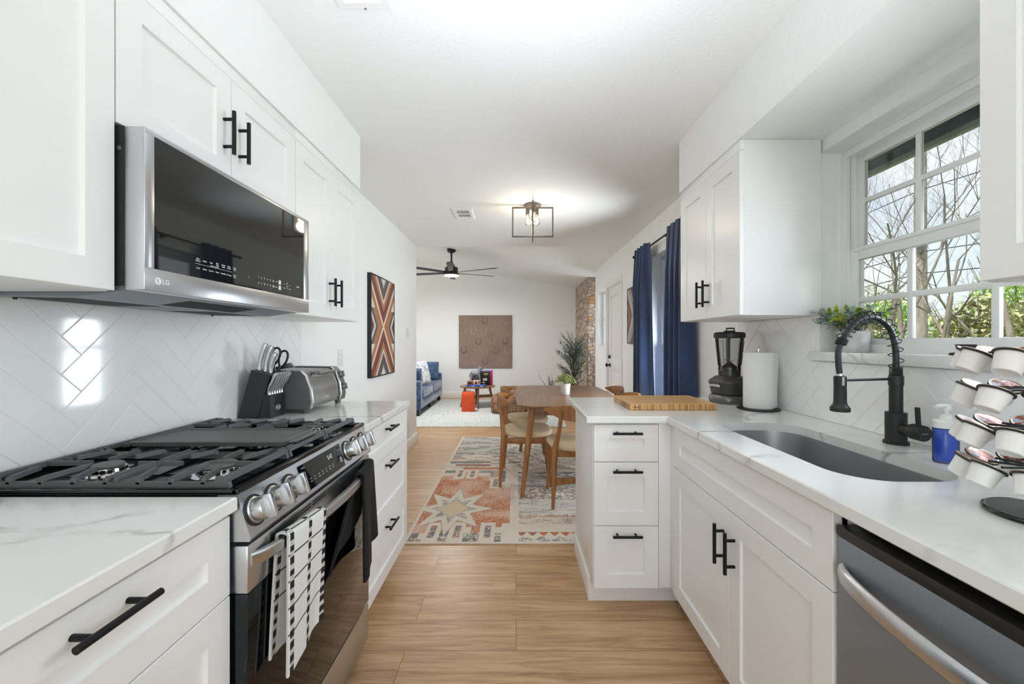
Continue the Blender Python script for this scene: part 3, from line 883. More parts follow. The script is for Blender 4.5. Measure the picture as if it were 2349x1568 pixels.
# cast iron grates: outer frame with upturned fingers that reach in over the burners
GT = 0.951
def gbar(mb, p0, p1, w=0.011, h=0.013):
    p0, p1 = Vector(p0), Vector(p1)
    d = (p1 - p0); L_ = d.length; d.normalize()
    M = axisM(p0, d)
    # local: z along the bar
    up = Vector((0, 0, 1)); sx = d.cross(up).normalized(); uy = sx.cross(d)
    M = Matrix(((sx.x, uy.x, d.x, p0.x), (sx.y, uy.y, d.y, p0.y), (sx.z, uy.z, d.z, p0.z), (0, 0, 0, 1)))
    if M.determinant() < 0: M = M @ Matrix.Diagonal((-1, 1, 1, 1))
    mb.loft([[(x * k, y * k2, z) for x, y in ((-w / 2, -h / 2), (w / 2, -h / 2), (w / 2 * .72, h / 2), (-w / 2 * .72, h / 2))] for z, k, k2 in ((0, 1, 1), (L_, 1, 1))], M)
def grate(y0, y1, fingers):
    mb = MB(); x0, x1 = -1.205, -0.645
    zb = GT - 0.012
    # long rails low at the sides, bridging bars front and back
    for y in (y0 + 0.007, y1 - 0.007):
        mb.prism([(x0, 0.925), (x1, 0.925), (x1 - 0.006, GT - 0.004), (x1 - 0.03, GT), (x1 - 0.036, 0.938), (x0 + 0.036, 0.938), (x0 + 0.03, GT), (x0, GT - 0.004)], -0.006, 0.006,
                 Matrix(((1, 0, 0, 0), (0, 0, -1, y), (0, 1, 0, 0), (0, 0, 0, 1))))
    for x in (x0 + 0.008, x1 - 0.012):
        gbar(mb, (x, y0 + 0.002, GT - 0.006), (x, y1 - 0.002, GT - 0.006), 0.016, 0.012)
        for y in (y0 + 0.006, y1 - 0.006): mb.box(x - 0.008, x + 0.008, y - 0.006, y + 0.006, 0.924, GT - 0.006)
    for y in (y0 + (y1 - y0) * 0.33, y0 + (y1 - y0) * 0.66):
        mb.box(x0, x0 + 0.03, y - 0.006, y + 0.006, 0.935, GT - 0.004, 0.002)
    if fingers:
        ym = (y0 + y1) / 2
        n_ = 7
        for side, ya, sg in (('n', y0, 1), ('f', y1, -1)):
            for i in range(n_):
                x = x0 + 0.06 + (x1 - x0 - 0.12) * i / (n_ - 1)
                tilt = (-0.02, 0.012)[i % 2]
                reach = (0.082, 0.10, 0.072, 0.115, 0.072, 0.10, 0.082)[i]
                mb.box(x - 0.006, x + 0.006, ya + (0.001 if sg > 0 else -0.013), ya + (0.013 if sg > 0 else -0.001), 0.932, GT - 0.003, 0.002)
                gbar(mb, (x, ya + sg * 0.006, GT - 0.006), (x + tilt, ya + sg * reach, GT - 0.004), 0.010, 0.011)
        # centre spine carried by the ends
        for x, s_ in ((x0 + 0.01, 1), (x1 - 0.02, -1)):
            gbar(mb, (x, ym, GT - 0.006), (x + s_ * 0.115, ym, GT - 0.004), 0.010, 0.011)
        gbar(mb, (-0.96, ym, GT - 0.006), (-0.85, ym, GT - 0.006), 0.010, 0.011)
        gbar(mb, (-0.905, y0 + 0.006, GT - 0.008), (-0.905, y1 - 0.006, GT - 0.008), 0.010, 0.011)
    else:
        for x in (-1.1, -0.905, -0.71):
            gbar(mb, (x, y0 + 0.004, GT - 0.010), (x, y1 - 0.004, GT - 0.010), 0.012, 0.012)
    part('grate', mb, 'cast_iron', rng)
grate(RY0 + 0.016, 1.180, True); grate(1.184, 1.408, False); grate(1.412, RY1 - 0.016, True)
# control panel: slanted steel face
PX = [(-0.660, 0.812), (-0.590, 0.812), (-0.587, 0.819), (-0.6175, 0.9150), (-0.660, 0.9150)]
mb = MB().loft([[(x, y, z) for x, z in PX] for y in (RY0 + 0.002, RY1 - 0.002)])
part('control_panel', mb, 'stainless', rng, smooth=None)
dv = Vector((0.0305, 0, -0.096)).normalized(); nv = Vector((0.096, 0, 0.0305)).normalized()
def FP(y, s):     # on the slanted panel: u=+Y, v up the slope, w out; s metres below the top edge
    o = Vector((-0.6175, y, 0.9150)) + dv * s
    return Matrix(((0, -dv.x, nv.x, o.x), (1, 0, 0, o.y), (0, -dv.z, nv.z, o.z), (0, 0, 0, 1)))
mb = MB().box(0, 0.272, -0.078, 0, 0, 0.0012, 0.0, FP(1.158, 0.012))
ds = part('display', mb, 'glass_black', rng)
mb = MB(); mb.text('5:42', 0.019, FP(1.345, 0.036) @ Matrix.Translation((0, 0, 0.0014)), depth=0.0002)
part('clock_digits', mb, 'print_white', ds, label='lit clock digits')
mb = MB()
mb.text('ThinQ', 0.008, FP(1.182, 0.022) @ Matrix.Translation((0, 0, 0.0014)))
part('panel_lettering', mb, 'print_grey', ds)
mb = MB()
for i in range(8):
    for j in range(2): mb.box(-0.007, 0.004 - 0.002 * (i % 3), -0.0015, 0.0015, 0, 0.0003, 0, FP(1.185 + 0.024 * i, 0.062 + 0.008 * j) @ Matrix.Translation((0, 0, 0.0012)))
part('panel_symbols', mb, 'print_grey', ds)
part('start_button', MB().box(-0.008, 0.008, -0.009, 0.009, 0, 0.0003, 0, FP(1.412, 0.064) @ Matrix.Translation((0, 0, 0.0012))), 'print_grey', ds)
for y in (0.955, 1.029, 1.103, 1.475, 1.545, 1.617):
    M = FP(y, 0.050)
    ang = Matrix.Rotation(0.0, 4, 'Z')
    mb = MB().lathe([(0.0300, 0), (0.0300, 0.004), (0.0265, 0.006), (0.0262, 0.030), (0.0250, 0.0325), (0.001, 0.0325)], M, 32)
    mb.box(-0.0065, 0.0065, -0.0275, 0.0275, 0.020, 0.048, 0.0015, M)
    kn = part('knob', mb, 'stainless', rng, label='steel burner knob')
    part('bezel', MB().lathe([(0.036, 0), (0.0355, 0.003), (0.0300, 0.0035)], M, 32), 'black_plastic', kn)
    part('pointer_mark', MB().box(-0.001, 0.001, 0.014, 0.026, 0.048, 0.0484, 0, M), 'print_black', kn)
# dots printed beside the knobs
mb = MB()
for y in (0.955, 1.029, 1.103, 1.475, 1.545, 1.617):
    for k in range(4): mb.cyl(FP(y - 0.030 + 0.006 * (k % 2), 0.014 + 0.006 * (k // 2)) @ Vector((0, 0, 0.0)), FP(y - 0.030 + 0.006 * (k % 2), 0.014 + 0.006 * (k // 2)) @ Vector((0, 0, 0.0004)), 0.0011, n=8)
part('burner_marks', mb, 'print_black', rng)
# oven door: steel top strip with vent slots, black glass below
XD = -0.594
mb = MB()
mb.box(-0.640, XD, RY0 + 0.003, RY1 - 0.003, 0.695, 0.802, 0.004)
door = part('oven_door', mb, 'stainless', rng)
part('oven_glass', MB().box(-0.640, XD - 0.001, RY0 + 0.004, RY1 - 0.004, 0.214, 0.6945, 0.002), 'glass_black', door)
mb = MB()
for k in range(6):
    for j in range(2):
        y0 = RY0 + 0.105 + k * 0.095
        mb.box(XD - 0.001, XD + 0.0006, y0, y0 + 0.082, 0.786 - j * 0.009, 0.790 - j * 0.009, 0)
part('vent_slots', mb, 'inside_dark', door)
loops = []
for i in range(33):
    u = i / 32; y = RY0 + 0.012 + u * (RY1 - RY0 - 0.024)
    x = XD - 0.004 + 0.056 * math.sin(PI * u) ** 0.55
    loops.append([(x - 0.007, y, 0.752), (x + 0.005, y, 0.752), (x + 0.008, y, 0.756), (x + 0.008, y, 0.776), (x + 0.004, y, 0.780), (x - 0.007, y, 0.780)])
part('handle', MB().loft(loops), 'stainless', door)
part('storage_drawer', MB().box(-0.640, XD - 0.002, RY0 + 0.004, RY1 - 0.004, 0.060, 0.204, 0.004), 'stainless', rng)
part('toe_panel', MB().box(-0.66, -0.645, RY0 + 0.01, RY1 - 0.01, 0.0, 0.06), 'inside_dark', rng)

# griddle plate lying on the middle grate
gr = thing('griddle_plate', 'flat cast iron griddle plate resting on the middle of the range', 'griddle', (-0.9, 1.296, GT))
ol = rrect(-1.125, -0.672, 1.195, 1.398, 0.014, 4)
gi = lambda d_: rrect(-1.125 + d_, -0.672 - d_, 1.195 + d_, 1.398 - d_, max(0.014 - d_ * 0.7, 0.003), 4)
i1 = gi(0.008); i2 = gi(0.014)
mb = MB().loft([[(x, y, GT + 0.0005) for x, y in gi(0.006)], [(x, y, GT + 0.013) for x, y in ol], [(x, y, GT + 0.015) for x, y in i1], [(x, y, GT + 0.0095) for x, y in i2]])
part('plate', mb, 'griddle_grey', gr)
mb = MB().prism([(-0.675, 1.225), (-0.652, 1.235), (-0.652, 1.358), (-0.675, 1.368)], GT + 0.004, GT + 0.012, ch=0.002)
part('end_grip', mb, 'griddle_grey', gr)

# ================================================================== MICROWAVE
MX = -0.853
mw = thing('microwave', 'stainless over the range microwave hood hung between the white upper cabinets', 'microwave', (-1.05, 1.325, 1.366))
part('body', MB().box(XL + 0.003, -0.9005, 0.952, 1.702, 1.384, 1.752, 0.002), 'inside_dark', mw)
mb = MB()
GY0, GY1, GZ0, GZ1 = 0.977, 1.664, 1.4265, 1.738
mb.box(-0.900, MX - 0.001, 0.950, 1.704, 1.374, 1.750, 0.003)
mb.box(MX - 0.003, MX, 0.950, 1.704, 1.374, GZ0, 0.0012); mb.box(MX - 0.003, MX, 0.950, 1.704, GZ1, 1.750, 0.0012)
mb.box(MX - 0.003, MX, 0.950, GY0, GZ0, GZ1, 0.0012); mb.box(MX - 0.003, MX, GY1, 1.704, GZ0, GZ1, 0.0012)
dr = part('door', mb, 'stainless', mw)
gp = part('door_glass', MB().box(MX - 0.003, MX - 0.0004, GY0, GY1, GZ0, GZ1), 'oven_black_glass', dr)
mb = MB()
def mt(s, y, z, size=0.0056, **kw): mb.text(s, size, FX(MX - 0.0002, y, z), depth=0.0002, **kw)
ys = [1.111, 1.135, 1.159, 1.183, 1.207, 1.231, 1.255]
for s, y in zip(('Auto\nDefrost', 'Soften', 'Melt', 'Kids\nMeal', 'Timed\nCook', 'More\nModes', 'Cook\nTime'), ys): mt(s, y, 1.4745)
for s, y in zip(('Cook', 'Reheat', 'Popcorn', 'Potato', 'Vegetable', 'Beverage', 'Power\nLevel'), ys): mt(s, y, 1.4525, 0.0052)
mb.box(1.100, 1.245, 1.4632, 1.4638, 0, 0.0003, 0, FX(MX - 0.0003, 0, 0)); mt('SENSOR COOKING', 1.172, 1.4662, 0.0038)
mt(':', 1.322, 1.462, 0.012)
for i, s in enumerate('12345'): mt(s, 1.373 + 0.016 * i, 1.4685, 0.009)
for i, s in enumerate('67890'): mt(s, 1.373 + 0.016 * i, 1.4495, 0.009)
mt('Add\n30 sec', 1.456, 1.4685, 0.0042); mt('Clear', 1.474, 1.4685, 0.0042); mt('Timer\nOn/Off', 1.456, 1.4495, 0.0042); mt('Options', 1.474, 1.4495, 0.0042)
for z in (1.4685, 1.4495): mb.box(1.488, 1.502, z - 0.0075, z + 0.0075, 0, 0.0003, 0, FX(MX - 0.0003, 0, 0))
mb.box(1.518, 1.568, 1.4655, 1.4659, 0, 0.0003, 0, FX(MX - 0.0003, 0, 0))
mt('FAN', 1.543, 1.473, 0.004); mt('LIGHT', 1.543, 1.459, 0.004)
for i, s in enumerate(('Hi/Lo', 'Vent', 'On/Off')): mt(s, 1.524 + 0.018 * i, 1.4525, 0.0042)
for i in range(3): mt('o', 1.524 + 0.018 * i, 1.4685, 0.006)
mt('ThinQ', 1.618, 1.468, 0.008)
part('printed_labels', mb, 'print_white', gp)
mb = MB()
M = FX(MX, 0.986, 1.399)
ring = [(0.0085 * math.cos(a), 0.0085 * math.sin(a), 0.0004) for a in [2 * PI * k / 28 for k in range(28)]]
mb.lathe([(0.0088, 0), (0.0088, 0.0006), (0.0001, 0.0006)], M, 28)
mb.text('LG', 0.0165, FX(MX, 1.0085, 1.3985), depth=0.0006, bold=0.0003)
part('badge', mb, 'print_white', dr)
mb = MB()
mb.box(-0.0008, 0.0008, -0.0045, 0.0045, 0.0006, 0.0009, 0, M); mb.box(-0.0008, 0.003, -0.0045, -0.0032, 0.0006, 0.0009, 0, M)
mb.cyl(M @ Vector((-0.004, 0.002, 0.0006)), M @ Vector((-0.004, 0.002, 0.0009)), 0.0012, n=10)
part('badge_mark', mb, 'print_grey', dr)
# underside: steel pan tapering to the wall with vents, filters and lamps
mb = MB()
mb.loft([[(-0.905, y, 1.374), (-0.905, y, 1.384), (-1.235, y, 1.384), (-1.235, y, 1.362), (-1.02, y, 1.358)] for y in (0.956, 1.698)])
pan = part('underside_pan', mb, 'stainless_dark', mw, smooth=None)
mb = MB()
def under(x0, x1, y0, y1, dz=0.0008):
    zz = lambda x: 1.374 + (x + 0.905) / (-1.02 + 0.905) * (1.358 - 1.374) if x > -1.02 else 1.358 + (x + 1.02) / (-1.235 + 1.02) * 0.004
    mb.loft([[(x, y, zz(x) - dz) for x, y in ((x0, y0), (x1, y0), (x1, y1), (x0, y1))], [(x, y, zz(x) + 0.001) for x, y in ((x0, y0), (x1, y0), (x1, y1), (x0, y1))]])
under(-1.20, -1.05, 0.985, 1.225); under(-1.20, -1.05, 1.43, 1.67); under(-1.01, -0.93, 1.18, 1.48)
part('grease_filter', mb, 'inside_dark', pan)
mb = MB(); under(-1.12, -1.06, 1.29, 1.37, 0.0012)
part('hood_lamp_lens', mb, 'print_grey', pan)
mb = MB()
for y in (1.0, 1.65):
    for x in (-0.93, -1.21): mb.cyl((x, y, 1.380), (x, y, 1.357 if x < -1 else 1.372), 0.004, n=10)
part('screws', mb, 'inside_dark', pan)
part('side_screw', MB().cyl((-0.912, 0.9505, 1.70), (-0.912, 0.9530, 1.70), 0.005, n=12), 'stainless_dark', mw)

# ================================================================== TOWELS ON THE OVEN HANDLE
def handle_x(y):
    u = min(max((y - RY0 - 0.012) / (RY1 - RY0 - 0.024), 0), 1)
    return XD - 0.004 + 0.056 * math.sin(PI * u) ** 0.55

def towel_mesh(yspan_top, front, back, lf, lb, nu, nv, wob, th=0.005, xf_off=0.014):
    """fn(u across, v along the cloth): front hem -> over the bar -> back hem"""
    tot = lf + 0.05 + lb
    def fn(u, v):
        s = v * tot
        yt = yspan_top[0] + (yspan_top[1] - yspan_top[0]) * u
        hx = handle_x(yt)
        if s < lf:
            k = 1 - s / lf                       # 1 at hem
            y = yt + (front[0] * (1 - u) + front[1] * u) * k
            z = 0.782 - (lf - s) + (front[2] * (1 - u) + front[3] * u) * k
            x = hx + xf_off + wob(u, k) * k * 0.014
        elif s < lf + 0.05:
            a = (s - lf) / 0.05 * PI
            y = yt; x = hx + xf_off * math.cos(a) * 1.0; z = 0.783 + math.sin(a) * 0.008
        else:
            k = (s - lf - 0.05) / lb
            y = yt + (back[0] * (1 - u) + back[1] * u) * k
            z = 0.782 - (s - lf - 0.05) + (back[2] * (1 - u) + back[3] * u) * k
            x = hx - xf_off - 0.004 * k + wob(1 - u, k) * k * 0.006
            x = max(x, XD + 0.008)
        return (x, y, z)
    return fn, tot

wob1 = lambda u, k: math.sin(u * 5.0 + 0.9) * 0.7 + 0.18 * math.sin(u * 11 + k * 2)
fn, tot = towel_mesh((1.004, 1.158), (-0.022, -0.010, 0.0, 0.035), (-0.02, -0.02, 0.0, 0.02), 0.325, 0.285, 60, 150, wob1)
mb = MB().sheet(fn, 60, 150, 0.006)
# woven pattern: three dashed black bands lengthwise, thin grey cross lines
def tcol(u, v):
    s = v * tot
    c = srgb('#dcdbd7')
    if abs((s % 0.062) - 0.031) < 0.0016: c = srgb('#4a4a49')
    for b0 in (0.07, 0.52, 0.965):
        if abs(u - b0) < 0.043:
            q = (s % 0.0285) / 0.0285
            c = srgb('#1b1b1b') if q < 0.55 else srgb('#b9b8b4')
    return c
cols = []
for f in mb.f[:60 * 150 * 2]:
    pass
k = 0
for j in range(150):
    for i in range(60):
        c = tcol((i + .5) / 60, (j + .5) / 150); cols += [c, c]
cols += [srgb('#dcdbd7')] * (len(mb.f) - len(cols))
add_bump(attr_color(mat('terry_check', '#ffffff', 0.95)), 260, 0.6, dist=0.003)
solo('kitchen_towel', mb, 'terry_check', 'white towel with black check lines hung on the oven handle', 'towel', cols=cols, smooth=60)

add_bump(mat('terry_black', '#0e0e0e', 0.95), 130, 0.9, dist=0.006)
wob2 = lambda u, k: math.sin(u * 6.0 + 0.4) * 1.3 + 0.4 * math.sin(u * 14 + 1)
fn, tot2 = towel_mesh((1.450, 1.636), (-0.028, 0.036, -0.03, 0.02), (-0.20, -0.08, 0.0, 0.06), 0.325, 0.235, 40, 90, wob2)
mb = MB().sheet(fn, 40, 90, 0.008)
solo('kitchen_towel', mb, 'terry_black', 'black ribbed towel hung at the far end of the oven handle', 'towel', smooth=60)

# ================================================================== LEFT WORKTOP ITEMS
CT = CZ1 + 0.0003
# round stone trivet at the left edge
mb = MB().lathe([(0.078, CT), (0.08, CT + 0.002), (0.08, CT + 0.008), (0.076, CT + 0.010), (0.001, CT + 0.010)], Matrix.Translation((-1.158, 0.826, 0)), 40)
noise_color(mat('trivet_stone', '#9b9a97', 0.8), 60, [(0.35, '#85847f'), (0.65, '#b0afab')])
solo('trivet', mb, 'trivet_stone', 'round grey stone trivet at the left edge beside the range', 'trivet')

# knife block
kb = thing('knife_block', 'black wooden knife block with silver handled knives beside the toaster oven', 'knife block', (-1.165, 1.893, CT))
lean = Vector((0.262, 0, 0.965)).normalized()
FYm = lambda y: Matrix(((1, 0, 0, 0), (0, 0, -1, y), (0, 1, 0, 0), (0, 0, 0, 1)))
mat('block_black', '#262626', 0.45)
mb = MB().prism([(-1.236, CT), (-1.146, CT), (-1.093, 1.105), (-1.176, 1.130)], -0.058, 0.058, FYm(1.893), ch=0.002)
part('tall_block', mb, 'block_black', kb)
mb = MB().prism([(-1.1445, CT), (-1.088, CT), (-1.088, 1.012), (-1.1165, 1.0205)], -0.058, 0.058, FYm(1.893), ch=0.002)
fb = part('front_block', mb, 'block_black', kb)
mb = MB()
M = FX(-1.0878, 1.893, 0.957)
el = lambda a, b_, w: [(a * math.cos(2 * PI * k / 32), b_ * math.sin(2 * PI * k / 32), w) for k in range(32)]
mb.loft([el(0.0185, 0.0115, 0), el(0.0185, 0.0115, 0.0006), el(0.016, 0.0092, 0.0006), el(0.016, 0.0092, 0.0)], M, caps=False)
mb.text('Oster', 0.0115, M @ Matrix.Translation((0, 0.0004, 0.0003)), bold=0.0002)
part('badge', mb, 'print_white', fb)
# carving knives: steel handles that rise out of the slanted top
for i, (x, y, ln, lab) in enumerate(((-1.160, 1.866, 0.122, 'steel handled knife at the back of the knife block, tallest and leftmost'),
                                     (-1.136, 1.872, 0.118, 'steel handled knife in the middle slot of the knife block'),
                                     (-1.112, 1.872, 0.092, 'short steel handled knife in the front slot of the tall block'))):
    z = 1.130 - (x + 1.176) * 0.30
    p0 = Vector((x, y, z)); kt = thing('kitchen_knife', lab, 'knife', tuple(p0), 'large knives in the block')
    pts = [p0 + lean * (0.004 + ln * k / 8) + Vector((0.010 * math.sin(PI * k / 8) * -0.5, 0, 0)) for k in range(9)]
    rr = [0.0105, 0.0105, 0.011, 0.012, 0.0125, 0.0128, 0.013, 0.0135, 0.012]
    part('handle', MB().tube(pts, rr, 14, flat=(1.0, 0.72)), 'stainless', kt)
    part('blade', MB().tube([p0 - lean * 0.10, p0 + lean * 0.006], [0.0095, 0.010], 8, flat=(1.0, 0.12)), 'chrome', kt)
# scissors: two black rings standing out of the block
sx = Vector((-1.122, 1.925, 1.113)); st = thing('scissors', 'black handled kitchen scissors standing in the knife block', 'scissors', tuple(sx))
for dx, dy, hh in ((-0.010, -0.012, 0.108), (0.016, 0.010, 0.088)):
    c = sx + lean * hh * 0.72 + Vector((dx, dy, 0))
    pts = []
    perp = Vector((lean.z, 0, -lean.x))
    for k in range(24):
        a = 2 * PI * k / 24
        pts.append(c + lean * (0.040 * math.cos(a)) + perp * (0.017 * math.sin(a)) * (1.1 - 0.3 * math.cos(a + PI)))
    mb = MB().tube(pts, 0.0048, 10, closed=True)
    mb.tube([sx + Vector((dx * .4, dy * .4, -0.002)), c - lean * 0.036], [0.007, 0.006], 10)
    part('finger_ring', mb, 'black_plastic', st)
part('blade', MB().tube([sx - lean * 0.09, sx + lean * 0.004], [0.004, 0.008], 8, flat=(1, 0.25)), 'chrome', st)
# six steak knives fanned across the front block
add = ['leftmost', 'second from left', 'third from left', 'third from right', 'second from right', 'rightmost']
for i in range(6):
    y = 1.846 + i * 0.0188
    p0 = Vector((-1.102, y, 1.0165)); kt = thing('steak_knife', f'curved steel steak knife in the front block, {add[i]} of six', 'knife', tuple(p0), 'steak knives in the front block')
    pts = []
    for k in range(11):
        f = k / 10
        pts.append(p0 + lean * (0.002 + 0.098 * f) + Vector((0.010 * math.sin(f * 2 * PI) * -0.6 + (0.016 * max(0, f - 0.85) / 0.15), 0.012 * f * (i - 2.5) / 2.5 * 0.4, 0)))
    rr = [0.0095, 0.0085, 0.0085, 0.009, 0.0098, 0.0105, 0.011, 0.0115, 0.012, 0.012, 0.009]
    part('handle', MB().tube(pts, rr, 12, flat=(1.0, 0.58)), 'stainless', kt)
    part('blade', MB().tube([p0 - lean * 0.085, p0 + lean * 0.004], [0.006, 0.007], 8, flat=(1, 0.12)), 'chrome', kt)

# toaster oven
to = thing('toaster_oven', 'small steel toaster oven with glass door on the left worktop', 'toaster oven', (-1.12, 2.15, CT))
mat('toaster_grey', '#8c8c8b', 0.35, 0.85); mat('toaster_dark', '#6c6c6b', 0.45, 0.5)
prof = [(-1.228, 0.938), (-0.984, 0.938), (-0.978, 0.965), (-0.985, 1.03), (-1.006, 1.088), (-1.028, 1.110), (-1.228, 1.114)]
mb = MB().loft([[(x, y, z) for x, z in prof] for y in (1.972, 2.290)])
part('body', mb, 'toaster_grey', to, smooth=50)
pro2 = [(-1.228, 0.936), (-0.978, 0.936), (-0.971, 0.965), (-0.978, 1.033), (-1.000, 1.094), (-1.024, 1.117), (-1.228, 1.120)]
ep = part('end_panel', MB().loft([[(x, y, z) for x, z in pro2] for y in (1.955, 1.972)]), 'toaster_dark', to)
mb = MB()
for k in range(6): mb.box(-1.20 + k * 0.018, -1.193 + k * 0.018, 1.9544, 1.956, 1.045, 1.085, 0)
part('side_vents', mb, 'inside_dark', ep)
pts = [(-0.976, 1.966, 0.940), (-0.969, 1.966, 0.968), (-0.976, 1.966, 1.033), (-0.997, 1.966, 1.090), (-1.022, 1.966, 1.115)]
part('trim_rail', MB().tube(pts, 0.009, 10), 'stainless', to)
cp = part('control_panel', MB().loft([[(x + 0.004, y, z) for x, z in pro2] for y in (2.290, 2.352)]), 'toaster_dark', to)
part('trim_rail', MB().tube([(x, 2.288, z) for x, y, z in pts], 0.006, 10), 'stainless', to)
for z, x in ((1.072, -0.990), (1.005, -0.974)):
    M = axisM((x, 2.322, z), (1, 0, 0.25))
    kn = MB().lathe([(0.018, 0), (0.017, 0.016), (0.015, 0.018), (0.001, 0.018)], M, 20); kn.box(-0.004, 0.004, -0.017, 0.017, 0.016, 0.028, 0.002, M)
    part('knob', kn, 'toaster_grey', cp)
def tx(z):          # front surface of the oven body at height z
    for (xa, za), (xb_, zb_) in zip(prof[1:5], prof[2:6]):
        if za <= z <= zb_: return xa + (xb_ - xa) * (z - za) / (zb_ - za)
    return prof[5][0]
mat('toaster_glass', '#7a7a78', 0.05, 0.0, spec=0.8)
zs_ = [0.965, 0.985, 1.005, 1.03, 1.055, 1.078]
mb = MB().loft([[(tx(z) + d_, y, z) for z, d_ in [(q, 0.003) for q in zs_] + [(q, -0.001) for q in zs_[::-1]]] for y in (1.990, 2.276)])
tg = part('door_glass', mb, 'toaster_glass', to, smooth=50)
mb = MB()
for z, r in ((0.962, 0.003), (1.081, 0.003)): mb.cyl((tx(z) + 0.004, 1.990, z), (tx(z) + 0.004, 2.276, z), r, n=8)
for k in range(4): mb.cyl((tx(1.0) + 0.0035, 2.0, 0.998 + k * 0.007), (tx(1.0) + 0.0032, 2.27, 0.998 + k * 0.007), 0.0009, n=6)
part('door_trim', mb, 'stainless', tg)
mb = MB(); mb.text('BLACK+DECKER', 0.0085, FX(tx(0.973) + 0.0034, 2.13, 0.974), depth=0.0004)
part('badge', mb, 'print_white', tg)
mb = MB().cyl((-0.978, 2.045, 1.100), (-0.978, 2.225, 1.100), 0.009, n=14)
for y in (2.05, 2.22): mb.box(-1.015, -0.978, y - 0.008, y + 0.008, 1.094, 1.106, 0.003)
part('handle', mb, 'toaster_grey', to)
for x in (-1.004, -1.20):
    for y in (1.985, 2.330):
        part('foot', MB().lathe([(0.013, CT), (0.015, CT + 0.004), (0.020, 0.938), (0.001, 0.938)], Matrix.Translation((x, y, 0)), 16), 'toaster_grey', to)
# folded black cord on top of the toaster oven
pts = []
for k in range(40):
    a = k / 39
    pts.append((-1.135 + 0.010 * math.sin(a * 21), 2.005 + 0.10 * (0.5 - 0.5 * math.cos(a * 6 * PI)), 1.131 + 0.012 * a + 0.002 * math.sin(a * 30)))
mb = MB().tube(pts, 0.0065, 10)
mb.tube([(-1.15, 1.985, 1.128), (-1.125, 2.03, 1.134)], 0.008, 10)
solo('cable', mb, 'black_plastic', 'folded black cord lying on top of the toaster oven', 'cord')

# wall plates
def outlet(lab, y, z, side=1, sw=False, cat='outlet', x=XL + 0.0005):
    M = FX(x, y, z)
    t = thing('light_switch' if sw else 'wall_outlet', lab, cat, (x, y, z))
    part('plate', MB().box(-0.036, 0.036, -0.058, 0.058, 0, 0.005, 0.002, M), 'outlet_white', t)
    mb = MB()
    if sw:
        mb.box(-0.016, 0.016, -0.033, 0.033, 0.005, 0.009, 0.002, M); part('rocker', mb, 'outlet_white', t)
    else:
        mb.box(-0.017, 0.017, -0.034, 0.034, 0.005, 0.0065, 0.001, M); part('socket', mb, 'white_plastic', t)
        mb = MB()
        for dz in (-0.018, 0.018):
            for du in (-0.006, 0.006): mb.box(du - 0.001, du + 0.001, dz - 0.004, dz + 0.004, 0.0063, 0.0068, 0, M)
        part('slots', mb, 'inside_dark', t)
outlet('white wall outlet between the toaster oven and the framed art', 2.93, 1.143)
outlet('white outlet on the tiled wall behind the kitchen scissors', 2.20, 1.155, x=XL + 0.0062)
outlet('white light switch on the left wall beyond the framed art', 4.75, 1.36, sw=True, cat='light switch')
# ================================================================== RIGHT WORKTOP ITEMS
# cutting board
cb = thing('cutting_board', 'thick bamboo cutting board lying on the peninsula worktop', 'cutting board', (0.785, 2.235, CT))
bx0, bx1, by0, by1 = 0.566, 1.004, 2.063, 2.408
ol = rrect(bx0, bx1, by0, by1, 0.006, 3)
mb = MB().loft([[(x, y, CT) for x, y in offset_poly(ol, 0.003)], [(x, y, CT + 0.003) for x, y in ol], [(x, y, CT + 0.0285) for x, y in ol]], caps=False)
part('edge', mb, 'bamboo_edge', cb)
q = [rrect(bx0 + d_, bx1 - d_, by0 + d_, by1 - d_, 0.006 if d_ < 0.01 else 0.012, 3) for d_ in (0.002, 0.018, 0.021, 0.027, 0.030)]
mb = MB().loft([[(x, y, CT + 0.0285) for x, y in ol], [(x, y, CT + 0.030) for x, y in q[0]], [(x, y, CT + 0.030) for x, y in q[1]], [(x, y, CT + 0.027) for x, y in q[2]], [(x, y, CT + 0.027) for x, y in q[3]], [(x, y, CT + 0.030) for x, y in q[4]]], caps=False)
k0 = len(mb.v); mb.add([(x, y, CT + 0.030) for x, y in q[4]], [tuple(range(len(q[4])))]); 
part('top', mb, 'bamboo', cb, smooth=None)
mb = MB()
for k in range(6): mb.box(0.018 + k * 0.0052, 0.0218 + k * 0.0052, 0.013, 0.017, 0, 0.0004, 0, FNY(bx0, by0, CT))
part('stamp', mb, 'print_black', cb)

# blender
bl = thing('blender', 'dark grey countertop blender with clear jug in the corner by the cutting board', 'blender', (1.205, 2.34, CT))
B = Matrix.Translation((1.205, 2.34, 0))
mat('blender_grey', '#4b4b4b', 0.4, 0.25); mat('blender_foot', '#707070', 0.3, 0.6)
def sq(r, z, p=3.2, n=40):
    L_ = []
    for k in range(n):
        a = 2 * PI * k / n; c_, s_ = math.cos(a), math.sin(a)
        rr_ = r / (abs(c_) ** p + abs(s_) ** p) ** (1 / p)
        L_.append((rr_ * c_, rr_ * s_, z))
    return L_
MR = B @ Matrix.Rotation(0.20, 4, 'Z')
part('foot', MB().loft([sq(0.088, CT), sq(0.094, CT + 0.006), sq(0.096, CT + 0.025), sq(0.088, CT + 0.042), sq(0.080, CT + 0.046)], MR), 'blender_foot', bl, smooth=60)
mbx = MB().loft([sq(0.078, CT + 0.046), sq(0.084, CT + 0.052), sq(0.096, CT + 0.112), sq(0.097, CT + 0.118), sq(0.090, CT + 0.126), sq(0.066, CT + 0.145), sq(0.060, CT + 0.148)], MR)
mo = part('motor_base', mbx, 'blender_grey', bl, smooth=60)
mb = MB()
Mn = MR @ Matrix.Rotation(-PI / 4 - 0.9, 4, 'Z')
